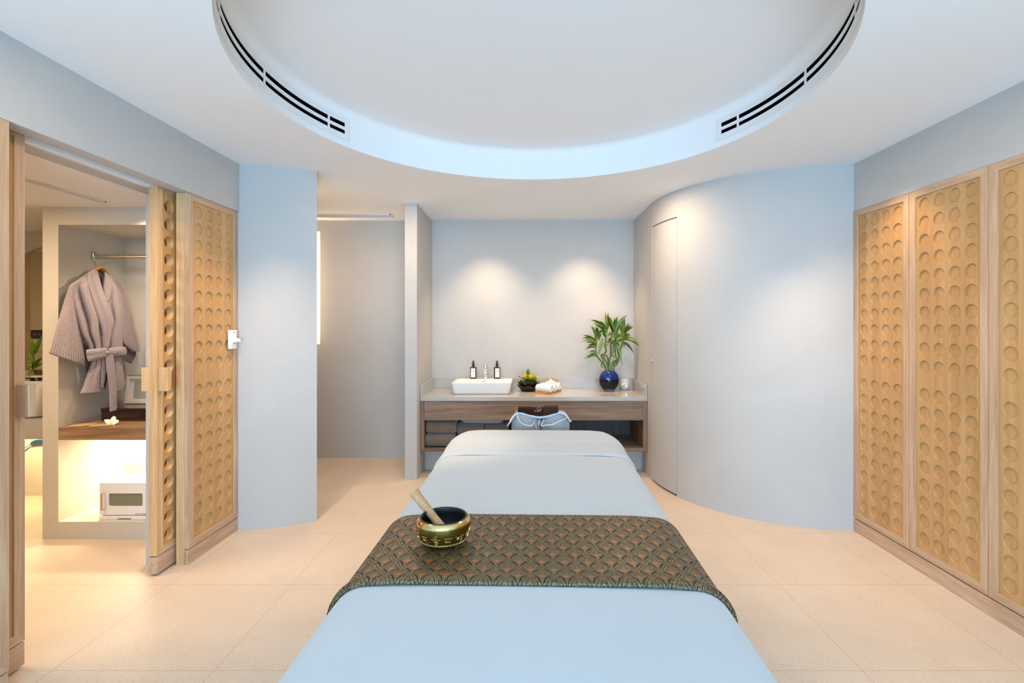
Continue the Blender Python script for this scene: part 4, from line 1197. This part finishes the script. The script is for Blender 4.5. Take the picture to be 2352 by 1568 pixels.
# hot towel cabinet
t = thing('towel_cabinet', (-2.39, 3.06, NZ0), 'small white hot towel cabinet on the lit closet floor', 'appliance')
hx0, hx1, hy0, hy1 = -2.590, -2.185, 2.957, 3.17
m = MB(); m.box(hx0+.004, hx1-.004, hy0+.012, hy1, .130, .326, .003, 2)
m.box(hx0+.012, hx1-.012, hy0+.02, hy1-.01, .1065, .131); m.build('cabinet_body', WHITEP, t, 40)
# door with a rounded window opening
m = MB(); dz0, dz1 = .134, .328
wx0, wx1, wz0, wz1 = px(249.5, 0, hy0).x, px(327.5, 0, hy0).x, px(0, 1162, hy0).z, px(0, 1133, hy0).z
inn = [(x, z) for x, z in rrect((wx0+wx1)/2, (wz0+wz1)/2, (wx1-wx0)/2, (wz1-wz0)/2, .010, 6)]
def outer(i):
    x, z = inn[i]; q = i//7
    return [(hx1, dz1), (hx0, dz1), (hx0, dz0), (hx1, dz0)][q]
# front face = outer ring (4 corners) bridged to the window outline
oc4 = [(hx1, dz1), (hx0, dz1), (hx0, dz0), (hx1, dz0)]
V = {}
def vv(x, z, y):
    k = (round(x, 6), round(z, 6), y)
    if k not in V: V[k] = m.bm.verts.new((x, y, z))
    return V[k]
N = len(inn)
for i in range(N):
    j = (i+1) % N; qi, qj = i//7, j//7
    a, b = inn[i], inn[j]
    if qi == qj: m.bm.faces.new((vv(*a, hy0), vv(*b, hy0), vv(*oc4[qi], hy0)))
    else: m.bm.faces.new((vv(*a, hy0), vv(*b, hy0), vv(*oc4[qj], hy0), vv(*oc4[qi], hy0)))
    m.bm.faces.new((vv(*a, hy0), vv(*b, hy0), vv(*b, hy0+.011), vv(*a, hy0+.011)))
for i in range(4):
    a, b = oc4[i], oc4[(i+1) % 4]; m.bm.faces.new((vv(*a, hy0), vv(*b, hy0), vv(*b, hy0+.0115), vv(*a, hy0+.0115)))
d = m.build('cabinet_door', WHITEP, t)
m = MB(); m.box(wx0-.002, wx1+.002, hy0+.006, hy0+.0105, wz0-.002, wz1+.002); m.build('door_window', plain('grey_green_window', (.20,.21,.14), .18), d)
m = MB()
zt, zb = px(0, 1131, hy0).z, px(0, 1169, hy0).z; xh = px(231, 0, hy0-.02).x+.004
m.box(xh-.003, xh+.007, hy0-.024, hy0-.018, zb, zt, .001, 1); m.box(xh, xh+.006, hy0-.02, hy0, zt-.004, zt); m.box(xh, xh+.006, hy0-.02, hy0, zb, zb+.004)
m.build('door_handle', plain('tan_handle', (.55,.36,.20), .4), d)
text_obj('HOT TOWEL CABINET', .0112, Matrix.Translation((px(311, 0, hy0).x, hy0-.0003, px(0, 1181.5, hy0).z)) @ Matrix.Rotation(R(90), 4, 'X'), INK, 'printed_name', d)
m = MB(); xa, xb = px(271, 0, hy0).x, px(302, 0, hy0).x
m.box(hx0, xa, hy0-.004, hy0+.018, .1062, .1285, .001, 1); m.box(xb, hx1, hy0-.004, hy0+.018, .1062, .1285, .001, 1); m.box(xa, xb, hy0-.001, hy0+.018, .113, .1285)
m.build('drip_tray', WHITEP, t)

# glossy dark box with picture frame on top
t = thing('lacquer_box', (-2.38, 3.17, .670), 'glossy dark brown lacquer box at the back of the closet shelf', 'box')
m = MB(); m.box(-2.726, -2.06, 3.122, 3.400, .6705, .735, .002, 1); m.build('box_body', plain('dark_lacquer', (.03,.014,.010), .05), t)
m = MB(); m.box(-2.728, -2.058, 3.120, 3.402, .7355, .753, .002, 1); m.build('box_lid', plain('dark_lacquer', 0, 0), t)
fx0, fx1 = px(288, 0, 3.30).x, -2.38; fz0, fz1 = .754, px(0, 863.5, 3.31).z
t = thing('picture_frame', ((fx0+fx1)/2, 3.31, fz0), 'cream picture frame with pale mat standing on the dark lacquer box', 'picture frame')
Tl = Matrix.Translation((0, 3.30, fz0)) @ Matrix.Rotation(R(-6), 4, 'X') @ Matrix.Translation((0, -3.30, -fz0))
m = MB()
for (a, b, c, d_) in ((fx0, fx1, fz0, fz0+.022), (fx0, fx1, fz1-.022, fz1), (fx0, fx0+.022, fz0+.022, fz1-.022), (fx1-.022, fx1, fz0+.022, fz1-.022)):
    m.box(a, b, 3.290, 3.310, c, d_, .002, 1, Tl)
m.build('frame', plain('cream_frame', (.62,.54,.45), .4), t)
m = MB(); m.box(fx0-.003, fx1+.003, 3.3105, 3.318, fz0, fz1+.004, 0, 1, Tl); m.build('frame_back', plain('dark_frame_back', (.06,.035,.02), .5), t)
m = MB(); m.box(fx0+.0225, fx1-.0225, 3.303, 3.308, fz0+.0225, fz1-.0225, 0, 1, Tl); m.build('mat_board', plain('mat_board', (.66,.58,.49), .6), t)
m = MB(); m.box(fx0+.05, fx1-.05, 3.300, 3.3025, fz0+.036, fz1-.036, 0, 1, Tl); m.build('picture', plain('pale_grey_print', (.36,.34,.27), .25), t)
# wrapped packets and blossom
KRAFT = plain('kraft_gold_paper', (.46,.32,.14), .45, 0, .3, 60)
for (xa, ya, xb, yb, lab, rz) in ((176, 984, 206, 976, 'flat gold kraft packet on the closet shelf, left one', .5), (216, 984, 256, 976, 'flat gold kraft packet under the white blossom on the closet shelf', .42)):
    Dm = .62*F/((ya+yb)/2-CY); c = px((xa+xb)/2, 980, 2.985); c.z = .6705
    m = MB(); hw_, hl_ = .058, .036
    T_ = Matrix.Translation(c) @ Matrix.Rotation(rz, 4, 'Z')
    def pr(h, z): return [tuple(T_ @ Vector((x, y, z))) for x, y in rrect(0, 0, h[0], h[1], .003, 3)]
    loft(m, [pr((hw_, hl_), .0004), pr((hw_+.002, hl_+.002), .004), pr((hw_-.004, hl_-.004), .0085), pr((hw_-.02, hl_-.014), .0095)])
    t = dot(m.build('paper_packet', KRAFT, None, 60, loc=tuple(c)), lab, 'packet')
    m = MB(); q = [T_ @ Vector((hw_*s, hl_*u_, .0098)) for s, u_ in ((-.9, .0), (.9, .0), (.85, .25), (-.85, .25))]
    m.quad(*[tuple(p) for p in q]); o = m.build('paper_flap', KRAFT, t); solid(o, .0008, 1)
c = px(256, 973, 3.0); c.z = .6835
plumeria(c, .040, 'white plumeria blossom with yellow centre on the gold packets in the closet', Matrix.Rotation(R(48), 4, 'X') @ Matrix.Rotation(R(12), 4, 'Y'))

# ================================================================== ROBE
phi = R(80); H = Vector((-2.765, 3.16, 0)); U = Vector((cos(phi), sin(phi), 0)); Nn = Vector((sin(phi), -cos(phi), 0))
E0 = Vector((0, 0, CH))
def RPt(cx_, cy_, off):
    x = 100+cx_/3.267; y = 480+cy_/3.267
    d = Vector(((x-CX)/F, 1, -(y-CY)/F)); p0 = H+Nn*off+Vector((0, 0, 0))
    t_ = (p0-Vector((0,0,0))).dot(Nn)/d.dot(Nn)
    return Vector((0, 0, CH))+d*t_
hg = thing('clothes_hanger', (-2.765, 3.162, 1.70), 'wooden hanger with steel hook carrying the grey waffle robe', 'hanger')
m = MB(); hk = RPt(420, 425, .045)
rz_ = 1.729+.0145
m.tube(smooth([hk, Vector((hk.x, 3.165, hk.z+.02)), Vector((hk.x, 3.176, 1.712)), Vector((hk.x, 3.180, 1.735)), Vector((hk.x, 3.162, rz_+.003)), Vector((hk.x, 3.146, 1.738))], 6), .0016, 8)
m.build('hook', STEEL, hg, 60)
m = MB()
P = smooth([RPt(205, 590, .036), RPt(300, 505, .040), RPt(385, 450, .045), RPt(420, 438, .045), RPt(460, 470, .045), RPt(530, 545, .045), RPt(600, 600, .045)], 5)
k = len(P)
m.tube([p-Vector((0, 0, .004)) for p in P], [.008+.024*sin(pi*i/(k-1))**3 for i in range(k)], 12, flat=.30)
m.build('wooden_arm', plain('orange_varnished_wood', (.50,.22,.05), .3), hg, 60)

rb = thing('bathrobe', (-2.74, 3.15, 1.2), 'mauve grey waffle kimono bathrobe tied with a belt hanging in the closet', 'bathrobe')
def patch(name, rows, off, parent=rb, mat=None, nu=26, nv=30, th=.006, curve=True, flip=False):
    """rows: [((xl,yl),(xr,yr)), ...] crop coords; off(s,t) metres off the wall plane"""
    L = smooth([(a[0], a[1], 0) for a, b in rows], 6); Rr = smooth([(b[0], b[1], 0) for a, b in rows], 6)
    def at(C, t_): f = t_*(len(C)-1); i = min(len(C)-2, int(f)); return C[i].lerp(C[i+1], f-i)
    m = MB()
    def fn(u, v):
        a, b = at(L, v), at(Rr, v); p = a.lerp(b, u)
        return tuple(RPt(p.x, p.y, off(u, v)))
    wid = max(((Vector(fn(0, .5))-Vector(fn(1, .5))).length), .02); hei = sum((RPt(L[i].x, L[i].y, .05)-RPt(L[i+1].x, L[i+1].y, .05)).length for i in range(len(L)-1))
    m.grid(fn, nu, nv, uvfn=lambda u, v: (u*wid, v*hei))
    o = m.build(name, mat or WAFF, parent, 180, norm=False); solid(o, th, -1)
    return o
def sm(x): x = max(0, min(1, x)); return x*x*(3-2*x)
# back inside of the neck
patch('inner_back', [((372,455),(478,470)), ((395,540),(470,560)), ((425,640),(455,640))], lambda s, t_: .030, mat=ROBE_IN)
# fronts
patch('right_front', [((462,478),(492,500)), ((448,560),(560,560)), ((455,625),(612,618)), ((475,700),(612,740)), ((512,830),(603,860)), ((485,950),(594,960)), ((485,1060),(588,1062))],
      lambda s, t_: .050+.030*sin(pi*min(1, s*1.0)*.9+.2)+.004*sin(s*14+t_*3))
patch('left_front', [((335,488),(398,462)), ((245,545),(425,560)), ((200,585),(440,610)), ((220,700),(472,700)), ((255,820),(520,840)), ((290,930),(500,935)), ((335,1010),(492,1000)), ((350,1060),(488,1050))],
      lambda s, t_: .052+.034*sin(pi*s*.85+.15)+.020*sm(t_*2.2)*sin(s*(13+6*t_)+1.5-t_*2.0))
# collar bands
patch('collar', [((338,478),(385,446)), ((332,560),(412,520)), ((352,650),(446,625)), ((388,760),(496,745)), ((425,860),(523,840)), ((448,950),(505,930)), ((455,1045),(484,1045))],
      lambda s, t_: .090+.010*sin(pi*s)+.003*sin(s*12)-.008*(1-sm(t_*6)), nu=14)
patch('collar', [((466,470),(500,510)), ((452,560),(505,580)), ((452,625),(498,640)), ((468,690),(482,690))],
      lambda s, t_: .082+.008*sin(pi*s), nu=10)
# sleeves
patch('sleeve', [((204,572),(218,590)), ((168,672),(238,720)), ((118,828),(268,860)), ((80,945),(285,990)), ((38,1082),(306,1178))],
      lambda s, t_: .040+.042*sin(pi*(s*.8+.1))+.005*sin(s*9+2)*t_)
patch('sleeve', [((588,596),(614,610)), ((600,740),(652,770)), ((596,850),(672,880)), ((590,930),(690,960)), ((600,1000),(704,1020)), ((672,1066),(714,1068))],
      lambda s, t_: .045+.025*sin(pi*(s*.7+.2)))
patch('sleeve_inside', [((594,975),(600,980)), ((590,1030),(640,1040)), ((572,1095),(690,1075)), ((562,1120),(655,1160))],
      lambda s, t_: .030+.01*s, mat=ROBE_IN)
# underside of the left sleeve at the waist
patch('side_panel', [((285,1000),(345,1040)), ((300,1080),(350,1090)), ((308,1180),(348,1190)), ((318,1222),(345,1200))], lambda s, t_: .028, mat=ROBE_IN)
# skirt folded up under the belt
patch('inner_back', [((380,1125),(590,1110)), ((350,1220),(600,1200)), ((330,1300),(600,1290)), ((280,1380),(592,1350))], lambda s, t_: .026+.02*s, mat=ROBE_IN)
patch('skirt', [((378,1120),(468,1115)), ((352,1190),(458,1195)), ((322,1275),(445,1280)), ((296,1345),(452,1345)), ((270,1385),(488,1368))],
      lambda s, t_: .045+.040*sin(pi*(s*.75+.12))+.006*sin(s*13)*(1-t_))
patch('skirt', [((500,1110),(582,1108)), ((492,1190),(590,1190)), ((482,1270),(604,1270)), ((470,1330),(613,1315)), ((460,1372),(594,1360))],
      lambda s, t_: .055+.030*sin(pi*(s*.75+.12))+.005*sin(s*13)*(1-t_))
# belt, bow and tails
patch('belt', [((335,1060),(612,1040)), ((340,1085),(612,1062)), ((345,1108),(610,1085))], lambda s, t_: .094+.006*sin(pi*t_), nv=10)
patch('bow_loop', [((318,1064),(470,1050)), ((322,1098),(472,1072)), ((332,1138),(478,1096))], lambda s, t_: .108+.012*sin(pi*t_)*sin(pi*(s*.9+.1))+.003*sin(t_*9), nv=14, th=.010)
patch('bow_loop', [((480,1050),(608,1034)), ((484,1072),(614,1062)), ((488,1098),(612,1090))], lambda s, t_: .106+.012*sin(pi*t_)*sin(pi*(s*.9+.1)), nv=14, th=.010)
patch('belt_tail', [((462,1095),(520,1095)), ((470,1200),(534,1200)), ((490,1330),(548,1330)), ((494,1440),(546,1440)), ((496,1522),(548,1510))], lambda s, t_: .112+.030*t_+.003*sin(pi*s), nu=10, th=.005)
patch('belt_tail', [((440,1110),(478,1100)), ((436,1200),(470,1200)), ((430,1290),(452,1300)), ((428,1335),(446,1342))], lambda s, t_: .100-.008*t_, nu=6, th=.005)
m = MB(); kc = RPt(478, 1078, .122)
m.lathe([(0, -.013), (.009, -.010), (.0135, 0), (.011, .009), (0, .013)], tuple(kc), 16, None, .9, .9); m.build('belt_knot', WAFF, rb, 70)

# ================================================================== BATHROOM SLICE
t = thing('bathroom_counter', (-3.6, 3.15, .555), 'speckled stone washbasin counter behind the closet at far left', 'counter')
m = MB(); m.box(-4.2, CX0-.002, 3.12, 3.669, .555, .679, .002, 1); m.build('worktop', STONE, t)
t = thing('bathroom_sink', (-3.45, 3.36, .68), 'white basin glimpsed between the door edge and the closet wall', 'sink')
m = MB(); cx_, cy_ = -3.42, 3.335
loft(m, [rl(cx_, cy_, .22, .15, .06, .6805), rl(cx_, cy_, .235, .165, .06, .69), rl(cx_, cy_, .28, .20, .06, .876), rl(cx_, cy_, .275, .195, .06, .880), rl(cx_, cy_, .268, .188, .06, .876), rl(cx_, cy_, .22, .15, .06, .72), rl(cx_, cy_, .10, .07, .03, .71)])
m.build('bowl', CERAM, t, 60)
t = thing('soap_pump', (-3.42, 3.60, .68), 'black soap pump behind the left basin', 'soap dispenser')
p = px(75, 880, 3.62); t.location = (p.x, 3.62, .6795)
m = MB(); m.lathe([(.028, 0), (.030, .005), (.030, .165), (.012, .178), (.012, .190), (.015, .192), (.015, .204), (0, .204)], (p.x, 3.62, .6795), 20)
m.box(p.x-.05, p.x+.01, 3.613, 3.627, .885, .894, .002, 1); m.build('bottle_body', BLACKP, t, 45)
t = thing('wall_faucet', (px(80,0,3.6).x, 3.64, .92), 'chrome wall spout over the left basin', 'faucet')
m = MB(); m.box(px(62, 0, 3.6).x, px(140, 0, 3.6).x, 3.53, 3.60, .905, .925, .003, 1); m.tube([(px(84, 0, 3.6).x, 3.55, .915), (px(84, 0, 3.6).x, 3.668, .915)], .010, 10); m.build('spout', CHROME, t, 45)
# arched mirror with wood backing
t = thing('arched_mirror', (-3.5, 3.66, .98), 'tall arched mirror with wooden surround on the bathroom wall', 'mirror')
def arch(x0, x1, z0, zs, zt, n=20):
    c = (x0+x1)/2; h = (x1-x0)/2
    return [(x0, z0), (x1, z0)]+[(c+h*cos(pi*k/n), zs+(zt-zs)*sin(pi*k/n)) for k in range(n+1)]
ax0 = px(70.5, 0, 3.64).x; zs = px(0, 588, 3.64).z; zt = px(0, 560, 3.64).z
w0 = px(50, 0, 3.65).x
m = MB(); m.prism(arch(w0, -2.96, .96, px(0, 597, 3.65).z, zt), lambda p: (p[0], 3.645, p[1]), lambda p: (p[0], 3.669, p[1]))
m.build('wood_surround', plain('warm_oak_panel', (.36,.22,.10), .5, var=.2), t, 30)
mirp = arch(ax0, -2.97, .94, zs, zt)
m = MB(); m.prism(mirp, lambda p: (p[0], 3.635, p[1]), lambda p: (p[0], 3.6445, p[1])); m.build('bronze_edge', plain('bronze_edge', (.16,.09,.03), .3, .8), t, 30)
m = MB(); m.prism(arch(ax0+.004, -2.974, .95, zs, zt-.004), lambda p: (p[0], 3.632, p[1]), lambda p: (p[0], 3.6349, p[1])); m.build('mirror_glass', plain('mirror_warm_tint', (.62,.56,.40), .05, .9), t, 30)  # yellowish tint carries the warm-lit reflection in the glass colour
t = thing('mirrored_socket', (px(83, 0, 3.63).x, 3.625, px(0, 767, 3.63).z), 'black double socket reflected in the arched mirror, built as a plate', 'socket')  # a reflection in the mirror, modelled as a solid socket
a, b = px(71.5, 778, 3.63), px(96, 757.5, 3.63)
m = MB(); m.box(a.x, b.x+.01, 3.624, 3.6315, a.z, b.z, .002, 1); m.build('plate', BLACKP, t)
m = MB()
for dx in (.022, .055): m.box(a.x+dx, a.x+dx+.024, 3.6225, 3.6245, a.z+.02, b.z-.02, .001, 1)
m.build('outlet', plain('charcoal_plastic', (.05,.05,.05), .4), t)
t = thing('mirrored_plant', (px(75, 0, 3.58).x, 3.56, .68), 'bright green leafy plant reflected in the bathroom mirror, built solid', 'plant')  # a plant's mirror reflection, modelled as solid stem and leaves
m = MB(); base = px(76, 848, 3.58)
m.tube([Vector((-3.585, 3.60, .80)), Vector((-3.60, 3.60, .90)), base, px(76, 790, 3.58)], .008, 8); m.build('stem', STEMG, t, 60)
m = MB()
for (a, b, c, d_) in ((76,820,72,772),(78,815,97,765),(76,808,98,806),(76,835,60,800),(78,842,98,815),(74,845,52,838),(78,850,99,848),(76,850,64,862),(80,845,100,830),(74,830,56,850)):
    p0, p1 = px(a, b, 3.57), px(c, d_, 3.52); leaf_blade(m, p0, p1-p0, (p1-p0).length, .034, .15)
m.build('foliage', plain('bright_leaf_green', (.17,.33,.03), .4, var=.3), t, 60)
m = MB(); m.lathe([(.02, 0), (.026, .01), (.028, .08), (.020, .16), (.017, .16), (.024, .08), (0, .02)], (-3.585, 3.60, .6795), 20)
dot(m.build('plant_vase', plain('smoky_glass', (.25,.24,.2), .1), None, 60, loc=(-3.585, 3.60, .6795)), 'small smoky vase holding the mirrored plant beside the left basin', 'vase')
t = thing('towel_ring', (px(60, 0, 3.2).x, 3.2, .5), 'curved chrome towel rail below the left bathroom counter', 'towel rail')
m = MB(); m.tube(smooth([px(40, 1100, 3.05), px(50, 1045, 3.05), px(62, 1029, 3.07), px(78, 1024, 3.09), px(110, 1021, 3.10)], 6), .011, 12); m.build('rail_tube', CHROME, t, 60)
m = MB(); rows = []
for i in range(9):
    q = i/8; c = px(58+q*50, 1024-3*sin(q*3), 3.06)
    rows.append([m.bm.verts.new(c+Vector((0, dy, dz+.002*sin(q*9)))) for dy, dz in ((.034, -.016), (.030, .002), (.034, .016), (.050, .022), (.07, .016))])
for A, B in zip(rows, rows[1:]):
    for j in range(4): m.bm.faces.new((A[j], A[j+1], B[j+1], B[j]))
o = m.build('teal_towel', m_cloth('teal_cloth', (70,140,150), .9, 300), None, 60, loc=tuple(px(70, 1024, 3.06))); solid(o, .005)
dot(o, 'teal cloth over the curved chrome rail under the left bathroom counter', 'cloth')
